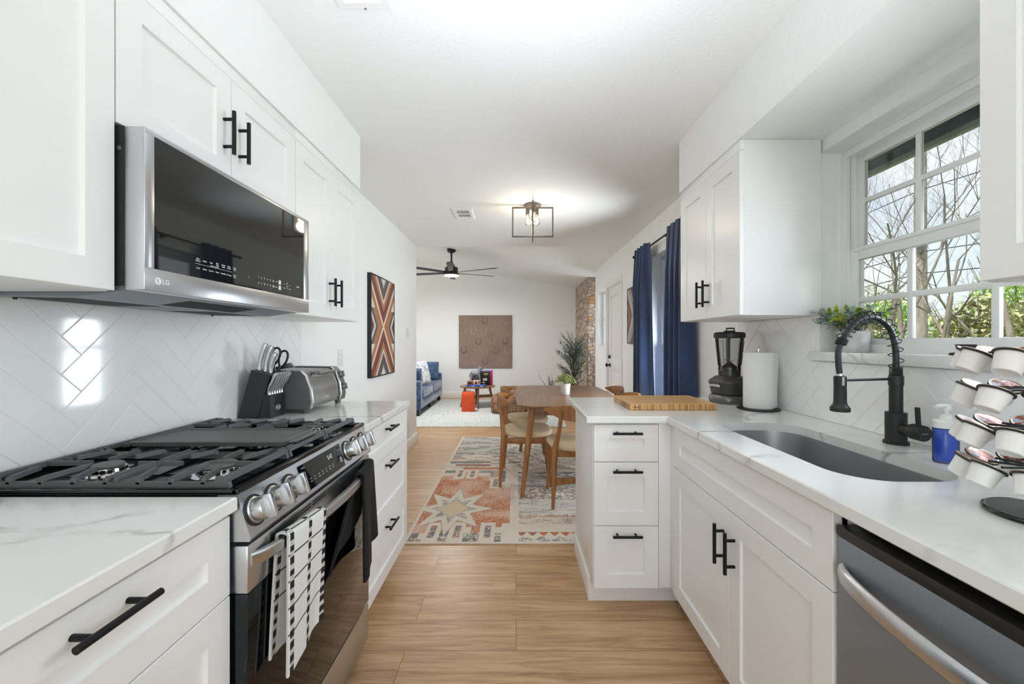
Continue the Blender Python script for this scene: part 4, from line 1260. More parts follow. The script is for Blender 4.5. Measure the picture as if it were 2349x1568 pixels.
dirn = Vector((math.cos(PI + 0.20), math.sin(PI + 0.20), 0))
uu = Vector((-dirn.y, dirn.x, 0)); tz = 0.0965
Mt = Matrix(((uu.x, 0, dirn.x, 1.205 + dirn.x * tz), (uu.y, 0, dirn.y, 2.34 + dirn.y * tz), (0, 1, 0, CT + 0.098), (0, 0, 0, 1)))
mb.text('nutribullet', 0.021, Mt @ Matrix.Rotation(0.19, 4, 'X'), bold=0.0002, depth=0.002)
part('lettering', mb, 'print_white', mo)
mb = MB()
for k in range(3):
    a = -2.15 + 0.35 * k
    mb.sphere((1.205 + 0.076 * math.cos(a), 2.34 + 0.076 * math.sin(a), CT + 0.139), 0.009, (1, 1, 0.4), 6)
part('buttons', mb, 'blender_foot', mo)
cg = bpy.data.materials.new('clear_plastic'); cg.use_nodes = True; MATS['clear_plastic'] = cg
n = cg.node_tree.nodes; l = cg.node_tree.links.new; n.clear()
o_ = n.new('ShaderNodeOutputMaterial'); mx = n.new('ShaderNodeMixShader'); tr = n.new('ShaderNodeBsdfTransparent'); gs = n.new('ShaderNodeBsdfGlossy'); lw = n.new('ShaderNodeLayerWeight')
tr.inputs[0].default_value = (0.86, 0.87, 0.87, 1); gs.inputs['Roughness'].default_value = 0.05; lw.inputs['Blend'].default_value = 0.25
l(lw.outputs['Fresnel'], mx.inputs[0]); l(tr.outputs[0], mx.inputs[1]); l(gs.outputs[0], mx.inputs[2]); l(mx.outputs[0], o_.inputs[0])
jz = CT + 0.148
prof = [(0.056, jz), (0.058, jz + 0.045), (0.056, jz + 0.052), (0.060, jz + 0.062), (0.074, jz + 0.215)]
mb = MB().lathe(prof + [(r - 0.003, z) for r, z in prof[::-1]], B, 36, cap=False)
jug = part('jug', mb, 'clear_plastic', bl, smooth=50)
mb = MB().lathe([(0.055, jz + 0.001), (0.055, jz + 0.030), (0.050, jz + 0.034), (0.048, jz + 0.050), (0.030, jz + 0.060), (0.010, jz + 0.078), (0.001, jz + 0.080)], B)
part('blade_hub', mb, 'blender_grey', jug)
mb = MB()
for k in range(4):
    a = k * PI / 2 + 0.4
    mb.tube([(1.205 + 0.006 * math.cos(a), 2.34 + 0.006 * math.sin(a), jz + 0.080), (1.205 + 0.034 * math.cos(a), 2.34 + 0.034 * math.sin(a), jz + (0.094 if k % 2 else 0.078))], [0.006, 0.003], 8, flat=(0.2, 1))
part('blades', mb, 'chrome', jug)
mb = MB()
for a in (-2.9, -2.5, -1.35, -1.0, -0.6):
    mb.tube([(1.205 + r * math.cos(a), 2.34 + r * math.sin(a), z) for r, z in ((0.0605, jz + 0.066), (0.0738, jz + 0.195))], 0.0013, 6)
for a0, a1 in ((-2.9, -2.5), (-1.35, -0.6)):
    mb.tube([(1.205 + 0.0742 * math.cos(a0 + (a1 - a0) * k / 6), 2.34 + 0.0742 * math.sin(a0 + (a1 - a0) * k / 6), jz + 0.195) for k in range(7)], 0.0013, 6)
part('measure_lines', mb, 'blender_grey', jug)
mb = MB()
a = -2.12; dx, dy = math.cos(a), math.sin(a)
mb.tube([(1.205 + dx * r, 2.34 + dy * r, jz + z) for r, z in ((0.074, 0.212), (0.088, 0.19), (0.088, 0.13), (0.080, 0.09), (0.066, 0.078))], [0.014, 0.014, 0.013, 0.012, 0.010], 12, flat=(1, 0.8))
part('jug_handle', mb, 'blender_grey', bl)
mb = MB().lathe([(0.076, jz + 0.213), (0.079, jz + 0.217), (0.079, jz + 0.240), (0.074, jz + 0.246), (0.030, jz + 0.249), (0.029, jz + 0.256), (0.001, jz + 0.256)], B, 36)
for k in range(16):
    a = 2 * PI * k / 16; mb.box(-0.006, 0.006, -0.002, 0.002, jz + 0.218, jz + 0.238, 0, B @ Matrix.Rotation(a, 4, 'Z') @ Matrix.Translation((0, 0.079, 0)))
lid = part('lid', mb, 'black_plastic', bl)
mb = MB().tube([(1.205 - 0.028, 2.318, jz + 0.247), (1.205 - 0.027, 2.318, jz + 0.268), (1.205 + 0.015, 2.318, jz + 0.268), (1.205 + 0.016, 2.318, jz + 0.247)], 0.0042, 8)
part('lid_loop', mb, 'black_plastic', lid)

# paper towel holder and roll
ph = thing('paper_towel_holder', 'black paper towel holder beside the blender', 'paper towel holder', (1.226, 2.096, CT))
P_ = Matrix.Translation((1.226, 2.096, 0))
part('base', MB().lathe([(0.096, CT), (0.098, CT + 0.002), (0.098, CT + 0.006), (0.094, CT + 0.008), (0.001, CT + 0.008)], P_, 44), 'matte_black', ph)
part('post', MB().lathe([(0.006, CT + 0.008), (0.006, CT + 0.292), (0.009, CT + 0.294), (0.009, CT + 0.305), (0.001, CT + 0.306)], P_, 16), 'chrome', ph)
pr = thing('paper_towel_roll', 'white paper towel roll standing on the black holder', 'paper towel', (1.226, 2.096, CT + 0.0085))
part('roll', MB().lathe([(0.016, CT + 0.009), (0.0675, CT + 0.009), (0.069, CT + 0.012), (0.069, CT + 0.284), (0.0675, CT + 0.287), (0.016, CT + 0.287), (0.016, CT + 0.009)], P_, 48, cap=False), 'paper', pr)
def loose(u, v):
    a = 0.35 - 1.0 * 0; z = CT + 0.012 + v * 0.272
    # leaves the roll tangentially at its right side and flares outwards at the top
    base = Vector((1.226 + 0.0695 * math.cos(-0.55), 2.096 + 0.0695 * math.sin(-0.55), z))
    d = Vector((0.75, 0.66, 0)).normalized()
    return base + d * (u * (0.036 + 0.040 * v * v)) + Vector((0, 0, 0))
part('loose_sheet', MB().sheet(loose, 10, 16, 0.0012), 'paper', pr, smooth=60)

# ------------------------------------------------------------------ faucet
fx, fy = 1.272, 1.387
fa = thing('kitchen_faucet', 'matte black spring neck kitchen faucet behind the sink', 'faucet', (fx, fy, CT))
F = Matrix.Translation((fx, fy, 0))
mb = MB().lathe([(0.0345, CT), (0.0345, CT + 0.008), (0.031, CT + 0.011), (0.029, CT + 0.011), (0.029, 1.017), (0.0285, 1.019), (0.0185, 1.019)], F, 36)
part('base_body', mb, 'matte_black', fa)
mb = MB().lathe([(0.0185, 1.0185), (0.0185, 1.108), (0.0205, 1.110), (0.0205, 1.139), (0.0195, 1.141), (0.012, 1.141)], F, 32)
part('column', mb, 'matte_black', fa)
ch = part('valve_barrel', MB().lathe([(0.0185, 0.0), (0.0185, 0.050), (0.0245, 0.055), (0.0248, 0.056), (0.0248, 0.092), (0.0235, 0.094), (0.001, 0.094)], axisM((fx, fy - 0.004, 0.968), (0, -1, 0)), 32), 'matte_black', fa)
mb = MB()

for k in range(9): mb.box(-0.011 + k * 0.0025, -0.0092 + k * 0.0025, -0.0015, 0.0015, 0, 0.0003, 0, FNY(fx, fy - 0.0981, 0.967))
for du in (-0.011, 0.011): mb.cyl(FNY(fx, fy - 0.0981, 0.981) @ Vector((du, 0, 0)), FNY(fx, fy - 0.0981, 0.981) @ Vector((du, 0, 0.0004)), 0.0014, n=8)
part('barrel_mark', mb, 'print_grey', ch)
part('lever', MB().tube([(fx, fy - 0.078, 0.988), (fx - 0.004, fy - 0.078, 1.047)], [0.0068, 0.0068], 14), 'matte_black', fa)
# hose: up, over, and down to the spray head (bends towards the sink, -X)
hx = fx - 0.187
def hose(t):
    # t in 0..1 along: straight, arch, drop
    P0 = [Vector((fx, fy, 1.14)), Vector((fx - 0.002, fy, 1.235)), Vector((fx - 0.022, fy, 1.30)), Vector((fx - 0.070, fy, 1.335)), Vector((fx - 0.122, fy, 1.328)),
          Vector((fx - 0.160, fy, 1.292)), Vector((hx - 0.003, fy, 1.235)), Vector((hx - 0.006, fy, 1.185)), Vector((hx, fy, 1.14))]
    k = t * (len(P0) - 1); i = min(int(k), len(P0) - 2); f = k - i
    p = [P0[max(i - 1, 0)], P0[i], P0[i + 1], P0[min(i + 2, len(P0) - 1)]]
    return 0.5 * ((2 * p[1]) + (p[2] - p[0]) * f + (2 * p[0] - 5 * p[1] + 4 * p[2] - p[3]) * f * f + (3 * p[1] - p[0] - 3 * p[2] + p[3]) * f ** 3)
mat('hose_black', '#222327', 0.35)
part('hose', MB().tube([hose(k / 60) for k in range(61)], 0.0092, 14), 'hose_black', fa)
def coil(t0, t1, turns, r, wire, nper=22):
    pts = []
    N_ = int(turns * nper)
    for k in range(N_ + 1):
        s_ = k / N_; t_ = t0 + (t1 - t0) * s_
        p = hose(t_); tg = (hose(min(t_ + 0.004, 1)) - hose(max(t_ - 0.004, 0))).normalized()
        side = Vector((0, 1, 0)); nn_ = tg.cross(side).normalized()
        a = 2 * PI * turns * s_
        pts.append(p + side * (r * math.cos(a)) + nn_ * (r * math.sin(a)))
    return MB().tube(pts, wire, 7)
part('spring', coil(0.045, 0.685, 15, 0.0195, 0.0017), 'matte_black', fa)
mb = coil(0.0, 0.048, 7, 0.0165, 0.0019)
part('spring_end', mb, 'matte_black', fa)
part('spring_end', coil(0.685, 0.725, 5, 0.0150, 0.0019), 'matte_black', fa)
H = Matrix.Translation((hx, fy, 0))
mb = MB().lathe([(0.0165, 1.022), (0.027, 1.022), (0.0285, 1.024), (0.0285, 1.034), (0.026, 1.038), (0.0205, 1.045), (0.0185, 1.055), (0.0178, 1.108), (0.0182, 1.110), (0.0182, 1.138), (0.016, 1.140), (0.010, 1.141)], H, 32)
sh = part('spray_head', mb, 'matte_black', fa)
part('collar', MB().lathe([(0.0102, 1.139), (0.0105, 1.147), (0.0098, 1.149)], H, 20), 'chrome', sh)
part('chrome_stripe', MB().box(-0.004, 0.004, 1.110, 1.1385, 0, 0.0015, 0, FNY(hx - 0.004, fy - 0.0176, 0)), 'chrome', sh)
part('spray_button', MB().box(hx + 0.015, hx + 0.0205, fy - 0.005, fy + 0.005, 1.062, 1.090, 0.002), 'matte_black', sh)
mb = MB().cyl((fx - 0.018, fy, 1.130), (hx + 0.016, fy, 1.126), 0.0042, n=12)
part('docking_arm', mb, 'matte_black', fa)

# soap dispenser
sd = thing('soap_dispenser', 'clear bottle of blue dish soap with white pump behind the sink', 'soap dispenser', (1.216, 1.172, CT))
S_ = Matrix.Translation((1.216, 1.172, 0)) @ Matrix.Rotation(0.15, 4, 'Z')
def oval(a, b_, z, n=32): return [(a * math.cos(2 * PI * k / n), b_ * math.sin(2 * PI * k / n), z) for k in range(n)]
m = mat('soap_blue', '#4b76ff', 0.12, spec=0.6)
part('blue_soap', MB().loft([oval(0.029, 0.020, CT + 0.005), oval(0.031, 0.0215, CT + 0.010), oval(0.031, 0.0215, CT + 0.094), oval(0.030, 0.021, CT + 0.095)], S_), 'soap_blue', sd)
part('bottle', MB().loft([oval(0.031, 0.022, CT), oval(0.0335, 0.0245, CT + 0.005), oval(0.0335, 0.0245, CT + 0.100)], S_, caps=False), 'clear_plastic', sd)
part('shoulder', MB().loft([oval(0.034, 0.025, CT + 0.098), oval(0.034, 0.025, CT + 0.116), oval(0.031, 0.023, CT + 0.119), oval(0.014, 0.014, CT + 0.121), oval(0.013, 0.013, CT + 0.136), oval(0.006, 0.006, CT + 0.137)], S_), 'white_plastic', sd)
mb = MB().loft([oval(0.0055, 0.0055, CT + 0.135), oval(0.0055, 0.0055, CT + 0.150)], S_)
mb.tube([(1.222, 1.172, CT + 0.158), (1.205, 1.170, CT + 0.160), (1.180, 1.166, CT + 0.158)], [0.010, 0.009, 0.006], 12, flat=(0.7, 1))
mb.loft([oval(0.0115, 0.0115, CT + 0.148), oval(0.012, 0.012, CT + 0.157), oval(0.010, 0.010, CT + 0.163)], Matrix.Translation((1.216, 1.172, 0)))
part('pump', mb, 'white_plastic', sd)

# ------------------------------------------------------------------ coffee pod carousel
cx_, cy_ = 1.026, 0.799
ca = thing('coffee_pod_carousel', 'black wire coffee pod carousel on the right worktop, cut by the frame', 'pod holder', (cx_, cy_, CT))
CM = Matrix.Translation((cx_, cy_, 0))
part('base', MB().lathe([(0.081, CT), (0.084, CT + 0.003), (0.083, CT + 0.007), (0.080, CT + 0.009), (0.001, CT + 0.009)], CM, 48), 'griddle_grey', ca)
part('base_rim', MB().tube([(cx_ + 0.083 * math.cos(2 * PI * k / 48), cy_ + 0.083 * math.sin(2 * PI * k / 48), CT + 0.005) for k in range(48)], 0.0048, 10, closed=True), 'enamel_black', ca)
part('post', MB().cyl((cx_, cy_, CT + 0.008), (cx_, cy_, 1.262), 0.006, n=14), 'matte_black', ca)
part('top_loop', MB().tube([(cx_ - 0.03 * math.sin(2 * PI * k / 30), cy_, 1.290 - 0.03 * math.cos(2 * PI * k / 30)) for k in range(30)], 0.0038, 8, closed=True), 'matte_black', ca)
tiers = [(z_, math.radians(217.9 - f_)) for z_, f_ in ((1.230, 60), (1.158, 38), (1.081, 58), (1.007, 46))]
PODN = 10; PR = 0.0250; RAD = 0.100; TILT = 0.50; PS = 0.85
pods = []
for ti, (z, a0) in enumerate(tiers):
    mb = MB()
    for k in range(PODN):
        a = a0 + 2 * PI * k / PODN
        C_ = Vector((cx_ + RAD * math.cos(a), cy_ + RAD * math.sin(a), z))
        axis = Vector((-math.sin(TILT) * math.cos(a), -math.sin(TILT) * math.sin(a), math.cos(TILT)))   # lids lean in towards the post
        M = axisM(C_, axis)
        mb.tube([M @ Vector(((PR + 0.0005) * math.cos(2 * PI * q_ / 28), (PR + 0.0005) * math.sin(2 * PI * q_ / 28), 0)) for q_ in range(28)], 0.0022, 7, closed=True)
        inner = M @ Vector((0, 0, 0)) - Vector((math.cos(a), math.sin(a), 0)) * (PR * 0.93)
        mb.tube([inner + Vector((0, 0, 0.002)), (cx_, cy_, z + 0.004)], 0.0024, 7)
        pods.append((ti, k, a, M))
    part('wire_tier', mb, 'matte_black', ca)
mat('pod_white', '#e6e4e0', 0.35); mat('pod_rim', '#b9a48c', 0.3, 0.6)
lidm = mat('pod_lid', '#7a3a22', 0.25, 0.5)
noise_color(lidm, 40, [(0.40, '#6e2e19'), (0.50, '#8a4426'), (0.58, '#aab2bd'), (0.72, '#5d6b7c')], detail=5, distort=1.0)
tn = ['top tier', 'second tier from top', 'third tier from top', 'bottom tier']
def pod_mesh():
    a = MB().lathe([(0.0185, -0.0445), (0.0205, -0.0455), (0.0225, -0.044), (0.0278, 0.0), (0.0278, 0.0015), (0.020, 0.0018)], None, 32)
    b_ = MB().lathe([(0.0282, 0.0020), (0.0312, 0.0024), (0.0315, 0.0036), (0.0305, 0.0042), (0.0275, 0.0036)], None, 36, cap=False)
    c_ = MB().lathe([(0.0276, 0.0033), (0.001, 0.0040)], None, 32)
    return a, b_, c_
# order the pods of a tier by how far left they show, so that each label is its own
first = None
for ti in range(4):
    row = sorted([p for p in pods if p[0] == ti], key=lambda p: (p[3].translation.x / p[3].translation.y))
    row = [p for p in row if 1184 + 950 * p[3].translation.x / p[3].translation.y < 2395]      # the rest lies outside the photo
    names = ['leftmost', 'second from left', 'third from left', 'fourth from left', 'fifth from left', 'sixth from left', 'seventh from left', 'eighth from left', 'ninth from left', 'rightmost']
    for q_, (t_, k, a, M) in enumerate(row):
        lab = f'white coffee pod in the {tn[ti]} of the wire carousel, {names[q_]}'
        if first is None:
            first = thing('coffee_pod', lab, 'coffee pod', (0, 0, 0), 'coffee pods on the carousel')
            aa, bb, cc = pod_mesh()
            part('cup', aa, 'pod_white', first, world=False); part('rim', bb, 'pod_rim', first, world=False); part('foil_lid', cc, 'pod_lid', first, world=False)
            o = first
        else:
            o = dup(first, label=lab)
        o.rotation_euler = M.to_euler(); o.location = M.translation; o.scale = (PS, PS, PS)

# ------------------------------------------------------------------ on the window sill
SZ = 1.2125
def leaf(mb, base, d, ln, wd, bend=0.25, roll=None):
    d = Vector(d).normalized()
    up = Vector((0, 0, 1)) if abs(d.z) < 0.92 else Vector((1, 0, 0))
    s = d.cross(up).normalized()
    if roll: s = (Matrix.Rotation(roll, 3, d) @ s)
    nn_ = s.cross(d)
    b = Vector(base)
    pts = []
    for f, w in ((0, 0.08), (0.3, 0.85), (0.6, 1.0), (0.85, 0.55), (1.0, 0.0)):
        c = b + d * (ln * f) - Vector((0, 0, 1)) * (bend * ln * f * f)
        pts.append((c - s * wd * w / 2 + nn_ * wd * 0.12 * w, c, c + s * wd * w / 2 + nn_ * wd * 0.12 * w))
    vs = [p for tr_ in pts for p in tr_]
    fs = []
    for i in range(4):
        fs += [(i * 3, i * 3 + 1, i * 3 + 4, i * 3 + 3), (i * 3 + 1, i * 3 + 2, i * 3 + 5, i * 3 + 4)]
    mb.add(vs, fs)
rp = random.Random(21)
sp = thing('potted_plant', 'potted eucalyptus plant in a round concrete pot on the kitchen window sill', 'plant', (1.395, 1.715, SZ))
PM = Matrix.Translation((1.395, 1.715, 0))
part('pot', MB().lathe([(0.050, SZ), (0.053, SZ + 0.004), (0.056, SZ + 0.083), (0.0545, SZ + 0.086), (0.048, SZ + 0.086), (0.047, SZ + 0.070), (0.001, SZ + 0.070)], PM, 36), 'concrete_pot', sp)
m1, m2, st_ = MB(), MB(), MB()
for k in range(46):
    a = rp.uniform(0, 2 * PI); reach = rp.uniform(0.06, 0.185); el_ = rp.uniform(0.25, 1.2)
    if math.cos(a) > 0.25: reach *= 0.45
    tip = Vector((1.395 + reach * math.cos(a) * 0.75, 1.715 + reach * math.sin(a) * 1.0, SZ + 0.085 + 0.105 * math.sin(el_) * rp.uniform(0.5, 1.0)))
    if tip.x > 1.43: tip.x = 1.43
    b0 = Vector((1.395 + rp.uniform(-.025, .025), 1.715 + rp.uniform(-.025, .025), SZ + 0.068))
    mid = (b0 + tip) / 2 + Vector((0, 0, 0.025))
    st_.tube([b0, mid, tip], [0.0014, 0.0012, 0.0008], 5)
    tgt = m2 if k % 4 == 0 else m1
    for j in range(7):
        f = 0.35 + 0.65 * j / 6
        p = b0 * (1 - f) ** 2 + mid * 2 * f * (1 - f) + tip * f * f
        for sg in (-1, 1):
            d = (tip - b0).normalized() * 0.6 + Vector((rp.uniform(-1, 1), rp.uniform(-1, 1), rp.uniform(-0.3, 0.9)))
            if p.x > 1.40: d.x = -abs(d.x)
            leaf(tgt, p, d, rp.uniform(0.026, 0.040), rp.uniform(0.015, 0.022), rp.uniform(0, 0.4))
part('stems', st_, 'bark_indoor', sp)
part('foliage', m1, 'leaf_sage', sp, smooth=60)
part('foliage', m2, 'leaf_lime', sp, smooth=60, label='yellow green leaves')
part('soil', MB().lathe([(0.0465, SZ + 0.070), (0.0465, SZ + 0.072), (0.001, SZ + 0.073)], PM, 24), 'soil', sp)
# black pedestal stand
mb = MB().lathe([(0.036, SZ), (0.038, SZ + 0.003), (0.036, SZ + 0.007), (0.020, SZ + 0.010), (0.017, SZ + 0.020), (0.022, SZ + 0.026), (0.024, SZ + 0.034), (0.001, SZ + 0.035)], Matrix.Translation((1.385, 1.275, 0)), 32)
solo('pedestal_stand', mb, 'matte_black', 'small black pedestal stand on the kitchen window sill', 'stand')
# ================================================================== DINING ROOM
# ------------------------------------------------------------------ patterned rug
RX0, RX1, RYa, RYb = -0.705, 1.30, 2.565, 5.44
rr_ = random.Random(11)
def hsh(i, j, k=0):
    h = (i * 73856093) ^ (j * 19349663) ^ (k * 83492791)
    h = (h ^ (h >> 13)) * 1274126177 & 0xffffffff
    return ((h ^ (h >> 16)) & 0xffff) / 65535
def vnoise(x, y, k=0):
    i, j = math.floor(x), math.floor(y); fx_, fy_ = x - i, y - j
    fx_ = fx_ * fx_ * (3 - 2 * fx_); fy_ = fy_ * fy_ * (3 - 2 * fy_)
    a = hsh(i, j, k); b_ = hsh(i + 1, j, k); c = hsh(i, j + 1, k); d = hsh(i + 1, j + 1, k)
    return (a * (1 - fx_) + b_ * fx_) * (1 - fy_) + (c * (1 - fx_) + d * fx_) * fy_
def mixc(a, b_, t): return tuple(x + (y - x) * t for x, y in zip(a, b_))
CR, OR, PK, GY, DG, MR_, OC, BL = (srgb(c) for c in ('#e4dacb', '#c1652a', '#dcb09a', '#8f8d88', '#6d6f71', '#9a5a55', '#b98a4a', '#a9b0b2'))
def orange(x, y):
    n1 = vnoise(x * 9, y * 9, 1); n2 = vnoise(x * 140, y * 140, 2)
    t = 0.25 + 0.75 * n1
    c = mixc(PK, OR, min(1, max(0, (t - 0.35) * 2.4)))
    return mixc(c, CR, 0.55 if n2 > 0.66 else 0.0) if n2 > 0.66 else mixc(c, OC, 0.35 if n2 < 0.3 else 0)
def gmix(x, y, a, b_, f, k=3):
    n_ = vnoise(x * 130, y * 170, k) * 0.55 + vnoise(x * 14, y * 40, k + 1) * 0.45
    return a if n_ < f else b_
def star_r(ax, ay):
    r = math.hypot(ax, ay); a = math.atan2(abs(ay), abs(ax)) % (PI / 2)
    d = abs(((a + PI / 8) % (PI / 4)) - PI / 8)      # angle from the nearest point of the star
    # straight edge from a tip at radius 1 to a notch at radius 0.5
    x1_, y1_ = 0.50 * math.cos(PI / 8), 0.50 * math.sin(PI / 8)
    lim = y1_ / (y1_ * math.cos(d) + (1 - x1_) * math.sin(d))
    return r / lim
def rugcol(x, y):
    dx0, dx1, dy0, dy1 = x - RX0, RX1 - x, y - RYa, RYb - y
    if min(dx0, dx1, dy0, dy1) < 0.022: return CR
    # repeat of the medallion field at the far end mirrors the near one
    # left block with star medallion
    sy = 3.10; sxx = -0.47
    if x < 0.02 and y < 4.02:
        ax, ay = (x - sxx) / 0.30, (y - sy) / 0.44
        s = star_r(ax, ay)
        dia = abs(ax) / 0.40 + abs(ay) / 0.36
        if dia < 1: return srgb('#d8c6a6')
        if dia < 1.10: return mixc(GY, CR, 0.4)
        if s < 0.60: return gmix(x, y, GY, CR, 0.52)
        if s < 0.97: return CR
        if s < 1.01: return GY
        # stepped bands at both ends of the block
        ux = abs(x - sxx)
        st = 0.10 * math.floor(ux / 0.115)
        top = 3.98 - st * 1.25
        bot = 2.60 + (0.09 if (math.floor((x + 3) / 0.10) % 2 == 0) else 0.0)
        if x > -0.10:
            return CR if x > -0.045 else (orange(x, y) if 2.85 < y < 3.55 else CR)
        # comb-like cream and grey slots that cut into the orange field from both ends
        slot = abs(((ux + 0.0575) % 0.23) - 0.115)
        if slot < 0.050 and top - 0.20 < y < top + 0.05:
            if slot < 0.020 and y > top - 0.15: return gmix(x, y, DG, PK, 0.55)
            return CR
        slb = abs(((ux + 0.02) % 0.20) - 0.10)
        if slb < 0.050 and y < 2.86:
            if slb < 0.021 and y < 2.815: return gmix(x, y, DG, PK, 0.6) if y > 2.64 else CR
            return CR
        if y > top + 0.09: 
            return gmix(x, y, DG, BL, 0.62) if (math.floor((x + 3) / 0.058) % 3) else mixc(PK, GY, 0.4)
        if y > top: return CR
        if y < bot + 0.10:
            if y < bot + 0.02 and bot < 2.65: return gmix(x, y, DG, PK, 0.5)
            cell = (x + 3) % 0.20
            if cell < 0.03 or cell > 0.17: return CR
            return gmix(x, y, DG, CR, 0.6) if y < 2.70 else CR
        return orange(x, y)
    # striped field
    if y < 2.66:
        k = (x * 9) % 1.0
        return gmix(x, y, GY, CR, 0.50) if abs(k - 0.5) + abs((y - 2.61) / 0.09) < 0.55 else CR
    if y < 2.72:
        z = abs(((x * 14) % 1.0) - 0.5) * 2
        return MR_ if (y - 2.66) / 0.06 > z and vnoise(x * 5, 3) > 0.4 else (OR if (y - 2.66) / 0.06 > z else CR)
    if y < 2.84: return CR
    if y < 2.95: return gmix(x, y, mixc(PK, GY, 0.5), CR, 0.42)
    if y < 3.02:
        z = 2.985 + 0.018 * (abs(((x * 8) % 1.0) - 0.5) * 4 - 1)
        base = OC if x < 0.33 else MR_
        return mixc(base, CR, 0.25) if y < z and vnoise(x * 60, y * 60, 8) > 0.3 else gmix(x, y, CR, BL, 0.55)
    if y < 3.28: return gmix(x, y, BL, CR, 0.42, 5)
    if y < 3.52: return gmix(x, y, mixc(GY, OC, 0.2), mixc(GY, MR_, 0.3), 0.5, 7) if vnoise(x * 50, y * 80, 9) > 0.42 else CR
    if y < 3.80: return gmix(x, y, GY, CR, 0.50, 11)
    if y < 3.98:
        k = abs(((x * 4.2) % 1.0) - 0.5) * 2; h_ = abs(y - 3.89) / 0.09
        if abs(k + h_ - 0.8) < 0.16 or k + h_ < 0.3: return CR
        return gmix(x, y, DG, BL, 0.6, 13)
    if y < 4.06: return CR
    row = math.floor((y - 4.06) / 0.11)
    if y < 4.60:
        q_ = (x + 0.09 * row + 3) % 0.62
        ln = vnoise(row * 3.1, 7)
        if x < 0.05 and ((y - 4.06) % 0.11) < 0.045: return (OR, MR_, DG, PK, GY)[int(row) % 5] if q_ < 0.2 + 0.25 * ln else CR
        return gmix(x, y, GY, CR, 0.45, 15)
    if y < 4.68: return gmix(x, y, DG, CR, 0.55, 17)
    # far medallion, bleached grey
    ax, ay = (x - 0.05) / 0.36, (y - 5.06) / 0.40
    s = star_r(ax, ay)
    if s < 0.2: return GY
    if s < 0.6: return CR
    if s < 0.75: return gmix(x, y, GY, CR, 0.5, 19)
    fan = math.sin(math.atan2(y - 5.06, x - 0.05) * 14)
    return mixc(BL, CR, 0.4) if fan > 0.2 else gmix(x, y, GY, CR, 0.6, 21)
nu, nv = 380, 545
mb = MB()
mb.grid(lambda u, v: (RX0 + (RX1 - RX0) * u, RYa + (RYb - RYa) * v, 0.0075), nu, nv)
cols = [rugcol(RX0 + (RX1 - RX0) * (i + .5) / nu, RYa + (RYb - RYa) * (j + .5) / nv) for j in range(nv) for i in range(nu)]
k0 = len(mb.f)
mb.loft([[(x, y, z) for x, y in rrect(RX0, RX1, RYa, RYb, 0.002, 1)] for z in (0.0005, 0.0072)])
cols += [srgb('#cbb89c')] * (len(mb.f) - k0)
add_bump(attr_color(mat('rug_pile', '#ffffff', 0.97), '#d6cbbb', 190, 0.42), 350, 0.5, dist=0.004)
solo('area_rug', mb, 'rug_pile', 'cream grey and orange tribal patterned rug under the dining table', 'rug', cols=cols)

# ------------------------------------------------------------------ dining table
TZ = 0.75
dt = thing('dining_table', 'walnut dining table with round tapered legs standing on the patterned rug', 'dining table', (0.46, 4.03, 0.008))
tx0, tx1, ty0, ty1 = 0.012, 0.905, 3.245, 4.815
def boat(inset, z, n=14):
    pts = []
    base = rrect(tx0 + inset, tx1 - inset, ty0 + inset, ty1 - inset, 0.14, 8)
    # sides bow outward a little
    out_ = []
    for i in range(len(base)):
        p, q_ = base[i], base[(i + 1) % len(base)]
        m_ = 6 if math.hypot(q_[0] - p[0], q_[1] - p[1]) > 0.2 else 1
        for k in range(m_):
            f = k / m_; x, y = p[0] + (q_[0] - p[0]) * f, p[1] + (q_[1] - p[1]) * f
            yy = (y - 4.03) / 0.785; xx = (x - 0.4585) / 0.4465
            x += 0.022 * (1 - yy * yy) * (1 if x > 0.4585 else -1) * min(1, abs(xx) * 1.2)
            out_.append((x, y, z))
    return out_
mb = MB().loft([boat(0.022, TZ - 0.026), boat(0.006, TZ - 0.014), boat(0.0, TZ - 0.006), boat(0.004, TZ)])
part('tabletop', mb, 'walnut', dt)
mb = MB()
for a in ((0.13, 0.79, 3.38, 3.40), (0.13, 0.79, 4.66, 4.68), (0.12, 0.14, 3.38, 4.68), (0.78, 0.80, 3.38, 4.68)): mb.box(*a, TZ - 0.095, TZ - 0.024, 0.003)
part('apron', mb, 'walnut', dt)
for bx, by, tx_, ty_ in ((0.048, 3.330, 0.135, 3.405), (0.87, 3.330, 0.785, 3.405), (0.048, 4.73, 0.135, 4.655), (0.87, 4.73, 0.785, 4.655)):
    part('leg', MB().tube([(bx, by, 0.008), (bx + (tx_ - bx) * .6, by + (ty_ - by) * .6, 0.44), (tx_, ty_, TZ - 0.022)], [0.017, 0.026, 0.031], 18), 'chair_wood', dt)

